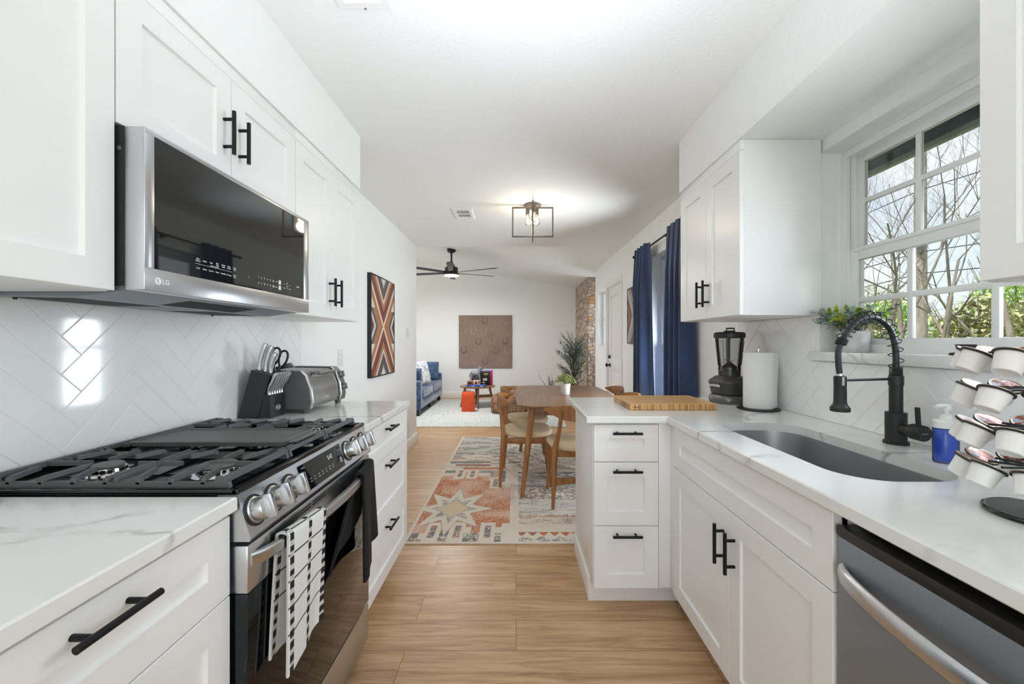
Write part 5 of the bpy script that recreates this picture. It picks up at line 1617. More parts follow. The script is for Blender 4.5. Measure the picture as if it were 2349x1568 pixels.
# ------------------------------------------------------------------ dining chairs (local: faces +Y)
def make_chair(label):
    t = thing('dining_chair', label, 'chair', (0, 0, 0), 'dining chairs around the walnut table')
    RZ = 0.0082
    for s in (-1, 1):
        pts = [(s * 0.215, -0.235, RZ), (s * 0.205, -0.215, 0.30), (s * 0.195, -0.205, 0.46), (s * 0.165, -0.222, 0.60), (s * 0.150, -0.238, 0.735)]
        part('leg', MB().tube(pts, [0.0125, 0.021, 0.022, 0.017, 0.014], 14), 'chair_wood', t, world=False)
        pts = [(s * 0.215, 0.210, RZ), (s * 0.196, 0.185, 0.25), (s * 0.185, 0.170, 0.43)]
        part('leg', MB().tube(pts, [0.0125, 0.018, 0.021], 14), 'chair_wood', t, world=False)
    mb = MB()
    for s in (-1, 1):
        mb.box(s * 0.192 - 0.010, s * 0.192 + 0.010, -0.205, 0.17, 0.375, 0.428, 0.004)
    mb.prism([(-0.19, 0.376), (0.19, 0.376), (0.19, 0.430), (-0.19, 0.430)], -0.010, 0.010, Matrix(((1, 0, 0, 0), (0, 0, -1, 0.17), (0, 1, 0, 0), (0, 0, 0, 1))))
    mb.prism([(-0.19, 0.386), (0.19, 0.386), (0.19, 0.430), (-0.19, 0.430)], -0.010, 0.010, Matrix(((1, 0, 0, 0), (0, 0, -1, -0.19), (0, 1, 0, 0), (0, 0, 0, 1))))
    part('seat_frame', mb, 'chair_wood', t, world=False)
    # curved stretcher between the rear legs
    mb = MB()
    loops = []
    for k in range(13):
        u = k / 12 * 2 - 1; hgt = 0.030 - 0.012 * (1 - u * u) * 1.0
        loops.append([(u * 0.205, -0.218 + dy, 0.205 + 0.010 * (1 - u * u) + dz * hgt) for dy, dz in ((-0.009, -1), (0.009, -1), (0.009, 1), (-0.009, 1))])
    part('stretcher', mb.loft(loops), 'chair_wood', t, world=False)
    # padded seat: rounded trapezoid
    def seat(z, k):
        pts = []
        for i in range(48):
            a = 2 * PI * i / 48; c_, s_ = math.cos(a), math.sin(a)
            p_ = 2.7; r = 1 / (abs(c_) ** p_ + abs(s_) ** p_) ** (1 / p_)
            x, y = c_ * r * 0.225, s_ * r * 0.225
            x *= 1.0 + 0.10 * (y / 0.225)
            pts.append((x * k, (y - 0.0) * k - 0.005, z))
        return pts
    mb = MB().loft([seat(0.428, 0.90), seat(0.436, 1.0), seat(0.458, 1.045), seat(0.474, 1.01), seat(0.483, 0.90), seat(0.487, 0.6), seat(0.488, 0.15)])
    part('seat', mb, 'cream_fabric', t, world=False, smooth=70)
    # curved backrest plank, pointed at both ends
    def back(u, side):
        x = u * 0.275
        y = -0.262 + 0.115 * u * u + side
        return x, y
    loops = []
    for k in range(25):
        u = k / 24 * 2 - 1
        hh = 0.062 * max(0.12, (1 - abs(u) ** 2.6))
        zc = 0.722 + 0.018 * u * u
        ring = []
        for side, zz in ((-0.009, -1), (0.009, -1), (0.009, 1), (-0.009, 1)):
            x, y = back(u, side); ring.append((x, y, zc + zz * hh))
        loops.append(ring)
    part('backrest', MB().loft(loops), 'chair_wood', t, world=False)
    for s in (-1, 1):
        mb = MB()
        for dz in (0.0, 0.028): mb.cyl((s * 0.150, -0.262, 0.705 + dz), (s * 0.150, -0.222, 0.705 + dz), 0.0055, n=10)
        part('screw_plug', mb, 'walnut', t, world=False)
    return t
ch0 = make_chair('walnut dining chair with cream seat at the near end of the dining table')
ch0.location = (0.485, 3.325, 0); ch0.rotation_euler = (0, 0, 0.02)
for (x, y, rz, lab) in ((0.095, 3.775, -PI / 2, 'cream seat dining chair on the left side of the table, nearer the camera'),
                        (0.105, 4.36, -PI / 2 + 0.03, 'cream seat dining chair on the left side of the table, farther from the camera'),
                        (0.86, 3.80, PI / 2, 'cream seat dining chair on the window side of the table, nearer the camera'),
                        (0.86, 4.38, PI / 2, 'cream seat dining chair on the window side of the table, farther away')):
    dup(ch0, (x, y, 0), rz, lab)

# small potted plant on the table
TZ_ = TZ + 0.0004
tp = thing('potted_plant', 'leafy pale green plant in a small white pot on the dining table', 'plant', (0.474, 3.99, TZ_))
PM = Matrix.Translation((0.474, 3.99, 0))
mb = MB().lathe([(0.039, TZ_), (0.041, TZ_ + 0.003), (0.0485, TZ_ + 0.102), (0.047, TZ_ + 0.104), (0.043, TZ_ + 0.104), (0.042, TZ_ + 0.09), (0.001, TZ_ + 0.09)], PM, 32)
add_bump(MATS['pot_white'], 90, 0.8, dist=0.004)
part('pot', mb, 'pot_white', tp)
mb = MB(); rp = random.Random(4)
for k in range(640):
    a = rp.uniform(0, 2 * PI); r = rp.uniform(0.0, 0.096) ** 1.0; z = 0.075 * math.sqrt(max(0, 1 - (r / 0.1) ** 2)) * rp.uniform(0.25, 1.15)
    p = (0.474 + r * math.cos(a), 3.99 + r * math.sin(a), TZ_ + 0.10 + z)
    leaf(mb, p, (math.cos(a) + rp.uniform(-.6, .6), math.sin(a) + rp.uniform(-.6, .6), rp.uniform(-0.2, 1.2)), rp.uniform(0.016, 0.03), rp.uniform(0.009, 0.015), 0.3)
part('foliage', mb, 'leaf_table', tp, smooth=60)
part('stems', MB().tube([(0.474, 3.99, TZ_ + 0.085), (0.474, 3.99, TZ_ + 0.13)], [0.02, 0.012], 10), 'bark_indoor', tp)

# ------------------------------------------------------------------ framed wood art
def art(label, x, yc, zc, w, h, facing, pal, fr, depth=0.034):
    t = thing('framed_art', label, 'wall art', (x, yc, zc - h / 2))
    M = FX(x, yc, zc) if facing > 0 else FNX(x, yc, zc)
    f = 0.011
    mb = MB()
    for a in ((-w / 2, w / 2, -h / 2, -h / 2 + f), (-w / 2, w / 2, h / 2 - f, h / 2), (-w / 2, -w / 2 + f, -h / 2 + f, h / 2 - f), (w / 2 - f, w / 2, -h / 2 + f, h / 2 - f)):
        mb.box(*a, 0.0005, depth, 0.001, M)
    part('frame', mb, fr, t)
    nu, nv = 150, 250
    iw, ih = w / 2 - f, h / 2 - f
    mb = MB(); mb.grid(lambda u, v: ((u * 2 - 1) * iw, (v * 2 - 1) * ih, depth - 0.004), nu, nv, M)
    cols = [pal((i + .5) / nu * 2 - 1, (j + .5) / nv * 2 - 1) for j in range(nv) for i in range(nu)]
    part('panel', mb, 'art_panel', t, cols=cols)
    part('backing', MB().box(-iw, iw, -ih, ih, 0.001, depth - 0.006, 0, M), fr, t)
attr_color(mat('art_panel', '#ffffff', 0.6))
WH, RB, OG, GB, TN, MV = (srgb(c) for c in ('#dcd5cc', '#83473a', '#b9703c', '#5b4f55', '#b08050', '#6e3b3a'))
def grain(c, t, u): 
    n_ = vnoise(t * 60, u * 5, 31)
    return mixc(c, (c[0] * .62, c[1] * .6, c[2] * .6), 0.55 * n_)
def pal1(u, v):
    au, av = abs(u), abs(v)
    t = av - 0.84 * au
    if t >= 0:
        for lim, c in ((0.055, WH), (0.20, RB), (0.30, MV), (0.36, OG), (0.46, TN), (0.545, WH), (0.80, GB)):
            if t < lim: return grain(c, t, u)
        return WH if t > 0.88 or (t * 40) % 1 > 0.4 else grain(GB, t, u)
    s = -t
    if av < 0.36:
        for lim, c in ((0.055, WH), (0.24, OG), (0.34, TN), (0.40, srgb('#8d7d78')), (0.52, GB), (0.64, WH)):
            if s < lim: return grain(c, s, v)
        return grain(MV, s, v)
    for lim, c in ((0.055, WH), (0.17, OG), (0.24, TN)):
        if s < lim: return grain(c, s, v)
    return WH
art('framed wood chevron art in rust and cream on the left wall', XL, 3.795, 1.393, 0.665, 0.888, 1, pal1, 'matte_black')
SB, BRN, CRM, ORB = (srgb(c) for c in ('#8a9496', '#6b4f49', '#c9bdb0', '#a7744e'))
def pal2(u, v):
    au, av = abs(u), abs(v)
    t = av - 0.95 * au
    if t >= 0:
        for lim, c in ((0.10, CRM), (0.24, srgb('#a9a49a')), (0.42, SB), (0.50, CRM)):
            if t < lim: return grain(c, t, u)
        return grain(BRN, t, u)
    s = -t
    for lim, c in ((0.10, CRM), (0.24, SB), (0.48, BRN), (0.70, ORB)):
        if s < lim: return grain(c, s, v)
    return grain(BRN, s, v)
art('framed wood art in blue grey and brown on the right wall beside the curtain', XR, 4.66, 1.557, 0.50, 0.645, -1, pal2, 'matte_black', 0.03)

# ------------------------------------------------------------------ curtains, rod
rod = thing('curtain_rod', 'thin black curtain rod above the dining window', 'curtain rod', (XR - 0.075, 3.75, 2.19))
part('pole', MB().cyl((XR - 0.075, 3.04, 2.165), (XR - 0.075, 4.45, 2.165), 0.0085, n=14), 'black_metal', rod)
for y in (3.03, 4.46): part('finial', MB().sphere((XR - 0.075, y, 2.165), 0.017, (1, 1, 1), 8), 'black_metal', rod)
for y in (3.56, 4.43):
    mb = MB().cyl((XR - 0.001, y, 2.165), (XR - 0.075, y, 2.165), 0.006, n=10); mb.cyl((XR - 0.001, y, 2.165), (XR - 0.006, y, 2.165), 0.02, n=14)
    part('bracket', mb, 'black_metal', rod)
def curtain(label, ya, yb, sd, belly):
    r_ = random.Random(sd)
    ph = [r_.uniform(0, 6) for _ in range(4)]
    def fn(u, v):
        z = 0.03 + v * (2.195 - 0.03)
        fold = math.sin(u * 2 * PI * 3.5 + ph[0] + 0.5 * math.sin(v * 3 + ph[1])) + 0.35 * math.sin(u * 2 * PI * 7 + ph[2] + v * 1.5)
        amp = 0.026 + 0.014 * (1 - v)
        tie = 1 + belly * math.sin(v * PI) * (u - 0.5) * 0
        yc_ = (ya + yb) / 2
        y = yc_ + (ya + (yb - ya) * u - yc_) * (0.94 + 0.10 * (1 - v)) + 0.012 * math.sin(v * 5 + ph[3])
        x = XR - 0.098 + fold * amp * 1.5 * (0.55 + 0.45 * min(1, (1 - v) * 6))
        return (min(x, XR - 0.012), y, z)
    mb = MB().sheet(fn, 110, 60, 0.004)
    return solo('curtain', mb, 'curtain_blue', label, 'curtain', 'blue velvet curtains', smooth=70)
curtain('navy blue velvet curtain at the far side of the dining window, beside the art', 3.89, 4.27, 3, 0.1)
curtain('navy blue velvet curtain at the near side, next to the upper cabinet', 3.02, 3.39, 8, 0.1)

# ------------------------------------------------------------------ ceiling things
def vent(label, x0, x1, y0, y1):
    t = thing('ceiling_vent', label, 'air vent', ((x0 + x1) / 2, (y0 + y1) / 2, HC - 0.022))
    f = 0.036; mb = MB(); zt = HC - 0.0005
    def R(i, z): return [(x0 + i, y0 + i, z), (x1 - i, y0 + i, z), (x1 - i, y1 - i, z), (x0 + i, y1 - i, z)]
    mb.loft([R(0, zt), R(0, zt - 0.003), R(0.012, zt - 0.012), R(f, zt - 0.012), R(f, zt - 0.002)], caps=False)
    part('frame', mb, 'white_plastic', t)
    mb = MB(); nn_ = 9
    xm = (x0 + x1) / 2; ym_ = (y0 + y1) / 2
    for k in range(nn_):
        x = x0 + f + (x1 - x0 - 2 * f) * (k + .5) / nn_
        mb.box(x - 0.0030, x + 0.0030, y0 + f, y1 - f, zt - 0.0060, zt - 0.004)
    for a, b_ in ((y0 + f, y0 + f + 0.03), (ym_ - 0.012, ym_ + 0.012), (y1 - f - 0.03, y1 - f)): mb.box(x0 + f, x1 - f, a, b_, zt - 0.0065, zt - 0.0035)
    part('louvres', mb, 'white_plastic', t)
    part('duct', MB().box(x0 + f, x1 - f, y0 + f, y1 - f, zt - 0.0016, zt - 0.0004), 'inside_dark', t)
    mb = MB()
    for y in (y0 + 0.012, y1 - 0.012): mb.cyl((xm, y, zt - 0.0115), (xm, y, zt - 0.0145), 0.004, n=10)
    part('screw', mb, 'stainless_dark', t)
vent('white ceiling vent beside the dining room lamp', -0.582, -0.392, 3.68, 4.0)
vent('white ceiling vent cut by the top edge of the photo', -0.635, -0.432, 1.15, 1.478)

cl = thing('ceiling_lamp', 'flush ceiling lamp with square metal frames and clear filament bulbs', 'ceiling lamp', (0.144, 3.60, HC))
noise_color(mat('lamp_metal', '#6f6860', 0.4, 0.7), 5, [(0.3, '#68615a'), (0.7, '#7a736a')])
lx, ly = 0.144, 3.60
part('canopy', MB().lathe([(0.070, HC - 0.0004), (0.070, HC - 0.022), (0.066, HC - 0.026), (0.001, HC - 0.026)], Matrix.Translation((lx, ly, 0)), 36), 'lamp_metal', cl)
def sqframe(M, w, z0, z1, t=0.0125):
    mb = MB()
    for a in ((-w, w, z1 - t, z1), (-w, w, z0, z0 + t), (-w, -w + t, z0 + t, z1 - t), (w - t, w, z0 + t, z1 - t)): mb.box(a[0], a[1], -t / 2, t / 2, a[2], a[3], 0.001, M)
    return mb
for ang in (0.0, PI / 2 - 0.03):
    part('square_frame', sqframe(FZ(lx, ly, 0, ang), 0.18, 2.163, HC - 0.020), 'lamp_metal', cl)
gb = bpy.data.materials.new('bulb_glass'); gb.use_nodes = True; MATS['bulb_glass'] = gb
n = gb.node_tree.nodes; l = gb.node_tree.links.new; n.clear()
o_ = n.new('ShaderNodeOutputMaterial'); mx = n.new('ShaderNodeMixShader'); tr = n.new('ShaderNodeBsdfTransparent'); gs = n.new('ShaderNodeBsdfGlossy'); lw = n.new('ShaderNodeLayerWeight')
tr.inputs[0].default_value = (1, 0.95, 0.85, 1); gs.inputs['Roughness'].default_value = 0.05; lw.inputs['Blend'].default_value = 0.2
l(lw.outputs['Fresnel'], mx.inputs[0]); l(tr.outputs[0], mx.inputs[1]); l(gs.outputs[0], mx.inputs[2]); l(mx.outputs[0], o_.inputs[0])
fm = bpy.data.materials.new('filament'); fm.use_nodes = True; MATS['filament'] = fm
b = fm.node_tree.nodes['Principled BSDF']; b.inputs['Emission Color'].default_value = (1.0, 0.74, 0.38, 1); b.inputs['Emission Strength'].default_value = 45
for k in range(3):
    a = -PI / 2 + 2 * PI * k / 3 + 0.15
    x, y = lx + 0.047 * math.cos(a), ly + 0.047 * math.sin(a)
    so = part('socket', MB().lathe([(0.0165, HC - 0.026), (0.0165, HC - 0.082), (0.013, HC - 0.084)], Matrix.Translation((x, y, 0)), 18), 'lamp_metal', cl)
    bu_ = part('bulb', MB().lathe([(0.0125, HC - 0.082), (0.016, HC - 0.098), (0.026, HC - 0.124), (0.029, HC - 0.142), (0.024, HC - 0.162), (0.012, HC - 0.172), (0.001, HC - 0.175)], Matrix.Translation((x, y, 0)), 24, cap=False), 'bulb_glass', cl)
    mb = MB()
    for q_ in range(4):
        aa = q_ * PI / 2
        mb.tube([(x + 0.004 * math.cos(aa), y + 0.004 * math.sin(aa), HC - 0.100), (x + 0.009 * math.cos(aa), y + 0.009 * math.sin(aa), HC - 0.150)], 0.0022, 6)
    part('filament', mb, 'filament', bu_)
lamp('ceiling_lamp_glow', 'POINT', (lx, ly, HC - 0.19), 5, color=(1.0, 0.9, 0.76), shadow_soft_size=0.05)

# ceiling fan in the living room
fnx, fny = -1.125, 7.2
cf = thing('ceiling_fan', 'black six blade ceiling fan with a round white light in the living room', 'ceiling fan', (fnx, fny, 2.40))
FM = Matrix.Translation((fnx, fny, 0))
zc = vz(fnx)
part('canopy', MB().lathe([(0.075, zc + 0.012), (0.075, zc - 0.03), (0.055, zc - 0.055), (0.018, zc - 0.062)], FM, 28), 'matte_black', cf)
part('downrod', MB().cyl((fnx, fny, 2.56), (fnx, fny, zc - 0.05), 0.016, n=14), 'matte_black', cf)
part('motor', MB().lathe([(0.02, 2.60), (0.055, 2.595), (0.055, 2.555), (0.105, 2.550), (0.112, 2.53), (0.112, 2.432), (0.136, 2.428), (0.138, 2.415), (0.125, 2.412)], FM, 32), 'matte_black', cf)
em = bpy.data.materials.new('fan_light'); em.use_nodes = True; MATS['fan_light'] = em
b = em.node_tree.nodes['Principled BSDF']; b.inputs['Emission Color'].default_value = (1, 0.98, 0.95, 1); b.inputs['Emission Strength'].default_value = 6
part('light_disc', MB().lathe([(0.128, 2.414), (0.124, 2.400), (0.09, 2.395), (0.001, 2.394)], FM, 32), 'fan_light', cf)
for k in range(6):
    a = -0.40 + k * PI / 3
    M = FM @ Matrix.Rotation(a, 4, 'Z')
    mb = MB(); loops = []
    for i in range(11):
        u = i / 10; r = 0.10 + u * 0.77; w = 0.034 + 0.024 * u; tw = 0.22 - 0.10 * u; z = 2.458 + 0.02 * u
        if i == 10: w *= 0.75
        loops.append([(r, cy0 * math.cos(tw), z + cy0 * math.sin(tw) + dz) for cy0, dz in ((-w, -0.004), (w, -0.004), (w, 0.004), (-w, 0.004))])
    bld = part('blade', mb.loft(loops, M), 'matte_black', cf)
lamp('fan_lamp', 'AREA', (fnx, fny, 2.385), 40, color=(1, 0.97, 0.93), shape='DISK', size=0.24)

# ================================================================== LIVING ROOM
mb = MB().box(-2.55, 0.75, 6.10, 9.02, 0.0005, 0.009, 0.003)
solo('area_rug', mb, 'living_rug', 'pale grey streaked rug covering the living room floor', 'rug')
RZ = 0.0095
# painting of horseshoes
t = thing('painting', 'square brown painting of horseshoe prints on the far wall', 'painting', (-0.688, YF - 0.02, 0.68))
pw, ph_ = 1.18, 1.17
M = FNY(-0.688 - pw / 2, YF - 0.0005, 0.678)
part('canvas', MB().box(0, pw, 0, ph_, 0.0, 0.034, 0.002, M), 'painting_edge' if 'painting_edge' in MATS else mat('painting_edge', '#5c4842', 0.8), t)
LT, DK, MD = srgb('#b39a84'), srgb('#372a29'), srgb('#5a423c')
shoes = [(.08,.90,LT,.8),(.29,.90,LT,.5),(.49,.91,MD,.9),(.72,.89,LT,.6),(.90,.90,LT,.7),
         (.08,.71,LT,.6),(.28,.71,LT,.9),(.47,.70,LT,.9),(.68,.72,LT,.35),(.88,.68,LT,.2),
         (.14,.52,LT,.25),(.37,.51,DK,1),(.62,.52,LT,.8),(.88,.52,DK,.9),(.47,.50,LT,.15),
         (.09,.35,DK,1),(.26,.33,LT,.4),(.49,.32,LT,.6),(.71,.33,MD,1),(.92,.34,LT,.7),
         (.09,.15,LT,.6),(.29,.15,LT,.7),(.50,.13,DK,.9),(.72,.11,LT,.3),(.83,.15,LT,.4)]
BR1, BR2 = srgb('#978177'), srgb('#856f64')
def pcol(u, v):
    c = mixc(BR2, BR1, vnoise(u * 5, v * 5, 41) * 0.7 + 0.3 * vnoise(u * 30, v * 30, 42))
    for x, y, cc, al in shoes:
        dx, dy = (u - x) / 0.052, (v - y) / 0.062
        r = math.hypot(dx, dy)
        if r < 1.35:
            a = math.atan2(dy, dx)
            if abs(a - PI / 2) < 0.42: continue
            wdt = 0.16 * (0.6 + 0.5 * (1 - (math.sin(a) + 1) / 2))
            if abs(r - 1) < wdt: c = mixc(c, cc, al * (0.35 + 0.5 * vnoise(u * 60, v * 60, 43)))
    return c
n_ = 170
mb = MB(); mb.grid(lambda u, v: (0.003 + u * (pw - 0.006), 0.003 + v * (ph_ - 0.006), 0.0346), n_, n_, M)
attr_color(mat('painting_face', '#ffffff', 0.7))
part('picture', mb, 'painting_face', t, cols=[pcol((i + .5) / n_, (j + .5) / n_) for j in range(n_) for i in range(n_)])

# sofa (faces +X)
so = thing('sofa', 'blue velvet two seat sofa half hidden behind the left wall', 'sofa', (-2.03, 7.93, RZ))
x0, x1, y0, y1 = -2.46, -1.60, 6.92, 8.95
part('base', MB().box(x0, x1, y0 + 0.02, y1 - 0.02, 0.115, 0.30, 0.02), 'blue_velvet', so)
part('back', MB().box(x0 - 0.02, x0 + 0.20, y0 + 0.02, y1 - 0.02, 0.25, 0.80, 0.05), 'blue_velvet', so)
for ya_, yb_ in ((y0, y0 + 0.15), (y1 - 0.15, y1)):
    mb = MB().box(x0, x1 + 0.005, ya_, yb_, 0.115, 0.60, 0.045)
    part('arm', mb, 'blue_velvet', so)
ym = (y0 + y1) / 2
for a, b_ in ((y0 + 0.155, ym - 0.003), (ym + 0.003, y1 - 0.155)):
    c_ = part('seat_cushion', MB().box(x0 + 0.20, x1 + 0.015, a, b_, 0.30, 0.455, 0.035), 'blue_velvet', so)
    part('piping', MB().tube([(x1 + 0.012, a + 0.03, 0.315), (x1 + 0.017, (a + b_) / 2, 0.313), (x1 + 0.012, b_ - 0.03, 0.315)], 0.006, 8), 'pillow_print', c_)
    part('back_cushion', MB().box(x0 + 0.18, x0 + 0.36, a, b_, 0.44, 0.82, 0.06), 'blue_velvet', so)
for x in (x0 + 0.06, x1 - 0.06):
    for y in (y0 + 0.07, ym, y1 - 0.07):
        part('leg', MB().prism([(x - 0.03, y - 0.03), (x + 0.03, y - 0.03), (x + 0.03, y + 0.03), (x - 0.03, y + 0.03)], RZ, 0.116, ch=0.003), 'sofa_leg', so)
def cushion(name, lab, c, w, h, d, rot, m, cat='cushion'):
    R_ = Matrix.Translation(c) @ rot
    n1 = 20
    mb = MB()
    def f(sg): return lambda u, v: (((u * 2 - 1) * w / 2) * (1 - 0.10 * (abs(v * 2 - 1) < 0.999) * 0), (v * 2 - 1) * h / 2, sg * d / 2 * ((1 - (u * 2 - 1) ** 4) * (1 - (v * 2 - 1) ** 4)) ** 0.5)
    mb.grid(f(1), n1, n1, R_); mb.grid(f(-1), n1, n1, R_ @ Matrix.Diagonal((1, 1, 1, 1)))
    k = (n1 + 1) ** 2; half = len(mb.f) // 2
    mb.f[half:] = [q_[::-1] for q_ in mb.f[half:]]
    return solo(name, mb, m, lab, cat, smooth=70)
FXr = Matrix(((0, 0, 1, 0), (1, 0, 0, 0), (0, 1, 0, 0), (0, 0, 0, 1)))
cushion('throw_pillow', 'blue and white printed throw pillow leaning on the blue sofa', (-1.735, 7.60, 0.675), 0.44, 0.44, 0.15, Matrix.Rotation(-0.22, 4, 'Y') @ Matrix.Rotation(-0.35, 4, 'Z') @ FXr, 'pillow_print')
cushion('bolster_cushion', 'blue velvet cushion against the far arm of the sofa', (-1.80, 8.70, 0.65), 0.34, 0.38, 0.14, Matrix.Rotation(PI, 4, 'Z') @ Matrix(((1, 0, 0, 0), (0, 0, -1, 0), (0, 1, 0, 0), (0, 0, 0, 1))) @ Matrix.Rotation(0.2, 4, 'X'), 'blue_velvet')
cushion('bolster_cushion', 'blue velvet cushion against the near arm of the sofa', (-1.80, 7.17, 0.62), 0.34, 0.36, 0.14, Matrix(((1, 0, 0, 0), (0, 0, -1, 0), (0, 1, 0, 0), (0, 0, 0, 1))) @ Matrix.Rotation(0.15, 4, 'X'), 'blue_velvet')

# round side table
sx_, sy_, sz_ = -0.752, 8.05, 0.405
st = thing('coffee_table', 'round walnut coffee table with splayed legs under the horseshoe painting', 'coffee table', (sx_, sy_, RZ))
part('tabletop', MB().lathe([(0.325, sz_ - 0.022), (0.345, sz_ - 0.010), (0.345, sz_ - 0.002), (0.342, sz_), (0.001, sz_)], Matrix.Translation((sx_, sy_, 0)), 48), 'walnut', st)
for k, a in enumerate((-1.45, -2.75, 0.35, 1.75)):
    c_, s_ = math.cos(a), math.sin(a)
    part('leg', MB().tube([(sx_ + 0.335 * c_, sy_ + 0.335 * s_, RZ), (sx_ + 0.24 * c_, sy_ + 0.24 * s_, sz_ - 0.02)], [0.017, 0.025], 12), 'walnut', st)
mb = MB()
for a in (-1.45, 0.35):
    c_, s_ = math.cos(a), math.sin(a)
    mb.tube([(sx_ + 0.28 * c_, sy_ + 0.28 * s_, 0.20), (sx_ - 0.28 * c_, sy_ - 0.28 * s_, 0.20)], 0.028, 4, flat=(1, 0.4))
part('cross_brace', mb, 'walnut', st)
# things on the coffee table
def carton(name, lab, x0, x1, y0, y1, z0, z1, base, spots, top=None, M=None, cat='box'):
    t = thing(name, lab, cat, ((x0 + x1) / 2, (y0 + y1) / 2, z0))
    part('carton', MB().box(x0, x1, y0, y1, z0, z1, 0.002), base, t)
    for nm, cm, rects in spots:
        mb = MB()
        for a in rects: mb.box(x0 + a[0] * (x1 - x0), x0 + a[1] * (x1 - x0), y0 - 0.0012, y0 + 0.001, z0 + a[2] * (z1 - z0), z0 + a[3] * (z1 - z0), 0)
        part(nm, mb, cm, t)
mat('box_black', '#141418', 0.4); mat('box_blue', '#2f5fb4', 0.4); mat('box_rust', '#8b4a32', 0.5); mat('box_cream', '#d8c6b4', 0.5)
mat('box_pink', '#c2397f', 0.45); mat('print_green', '#a8b23a', 0.5); mat('print_red', '#b6293c', 0.5); mat('box_sky', '#6d94d6', 0.45)
zt = sz_ + 0.0005
carton('game_box', 'large black game box with yellow and white print standing on the coffee table', -0.87, -0.52, 8.155, 8.20, zt, zt + 0.262, 'box_black',
       [('yellow_print', 'print_green', [(.66, .93, .84, .90), (.72, .85, .76, .81)]), ('white_picture', 'print_white', [(.60, .84, .34, .52), (.56, .72, .16, .26)]),
        ('red_print', 'print_red', [(.04, .12, .30, .52), (.34, .42, .34, .58)]), ('grey_picture', 'blender_foot', [(.10, .36, .40, .70)])])
carton('game_box', 'upright game box with pink spine and blue top behind the black game box', -0.74, -0.465, 8.206, 8.262, zt, zt + 0.288, 'box_pink',
       [('blue_band', 'box_sky', [(0, .86, .93, 1.0)]), ('red_band', 'print_red', [(0, .86, .86, .92)])])
carton('game_box', 'flat blue box lying on the front of the coffee table', -0.935, -0.585, 7.80, 7.95, zt, zt + 0.040, 'box_blue', [('white_print', 'print_white', [(.25, .45, .35, .55), (.74, .88, .30, .6)])])
carton('card_box', 'small rust box lying left on top of the flat blue box', -0.925, -0.815, 7.82, 7.92, zt + 0.041, zt + 0.118, 'box_rust', [('dark_picture', 'inside_dark', [(.2, .7, .2, .7)]), ('cream_band', 'box_cream', [(0, 1, .86, 1)])])
carton('card_box', 'small cream and rust box lying right on top of the flat blue box', -0.808, -0.68, 7.82, 7.92, zt + 0.041, zt + 0.122, 'box_cream', [('rust_picture', 'box_rust', [(.15, .6, .1, .6), (.7, .95, .3, .9)]), ('dark_picture', 'inside_dark', [(.3, .5, .4, .8)])])
# grey horse figurine standing on the black game box
fg = thing('horse_figurine', 'grey horse figurine among the game boxes on the coffee table', 'figurine', (-0.78, 8.06, zt))
noise_color(mat('figurine_grey', '#7e848b', 0.6), 30, [(0.3, '#5f666f'), (0.7, '#a2a8ae')], detail=5)
hx_, hy_, hz_ = -0.79, 8.06, zt
mb = MB()
mb.tube([(hx_ - 0.075, hy_, hz_ + 0.235), (hx_ - 0.06, hy_, hz_ + 0.245), (hx_ - 0.01, hy_, hz_ + 0.235), (hx_ + 0.04, hy_, hz_ + 0.240), (hx_ + 0.07, hy_, hz_ + 0.245)], [0.035, 0.054, 0.050, 0.052, 0.036], 14)
mb.tube([(hx_ + 0.05, hy_, hz_ + 0.25), (hx_ + 0.075, hy_, hz_ + 0.30), (hx_ + 0.085, hy_, hz_ + 0.35)], [0.045, 0.032, 0.026], 12)
mb.tube([(hx_ + 0.075, hy_, hz_ + 0.362), (hx_ + 0.10, hy_, hz_ + 0.345), (hx_ + 0.135, hy_, hz_ + 0.312)], [0.026, 0.026, 0.014], 12)
for dy in (-0.012, 0.012): mb.tube([(hx_ + 0.072, hy_ + dy, hz_ + 0.375), (hx_ + 0.070, hy_ + dy, hz_ + 0.40)], [0.009, 0.002], 8)
for lx_, dx_ in ((-0.06, -0.02), (-0.05, 0.012), (0.05, 0.006), (0.062, 0.03)):
    dy = -0.022 if dx_ in (-0.02, 0.03) else 0.022
    mb.tube([(hx_ + lx_, hy_ + dy, hz_ + 0.23), (hx_ + lx_ + dx_, hy_ + dy, hz_ + 0.13), (hx_ + lx_ + dx_ * .6, hy_ + dy, hz_ + 0.02), (hx_ + lx_ + dx_ * .6 + 0.004, hy_ + dy, hz_)], [0.030, 0.014, 0.010, 0.014], 10)
part('body', mb, 'figurine_grey', fg, smooth=80)
mb = MB().tube([(hx_ - 0.085, hy_, hz_ + 0.255), (hx_ - 0.11, hy_, hz_ + 0.22), (hx_ - 0.105, hy_, hz_ + 0.13)], [0.010, 0.016, 0.004], 8)
part('tail', mb, 'figurine_grey', fg)
part('mane', MB().tube([(hx_ + 0.062, hy_, hz_ + 0.38), (hx_ + 0.052, hy_, hz_ + 0.33), (hx_ + 0.03, hy_, hz_ + 0.285)], [0.010, 0.014, 0.006], 8, flat=(1, .5)), 'figurine_grey', fg)

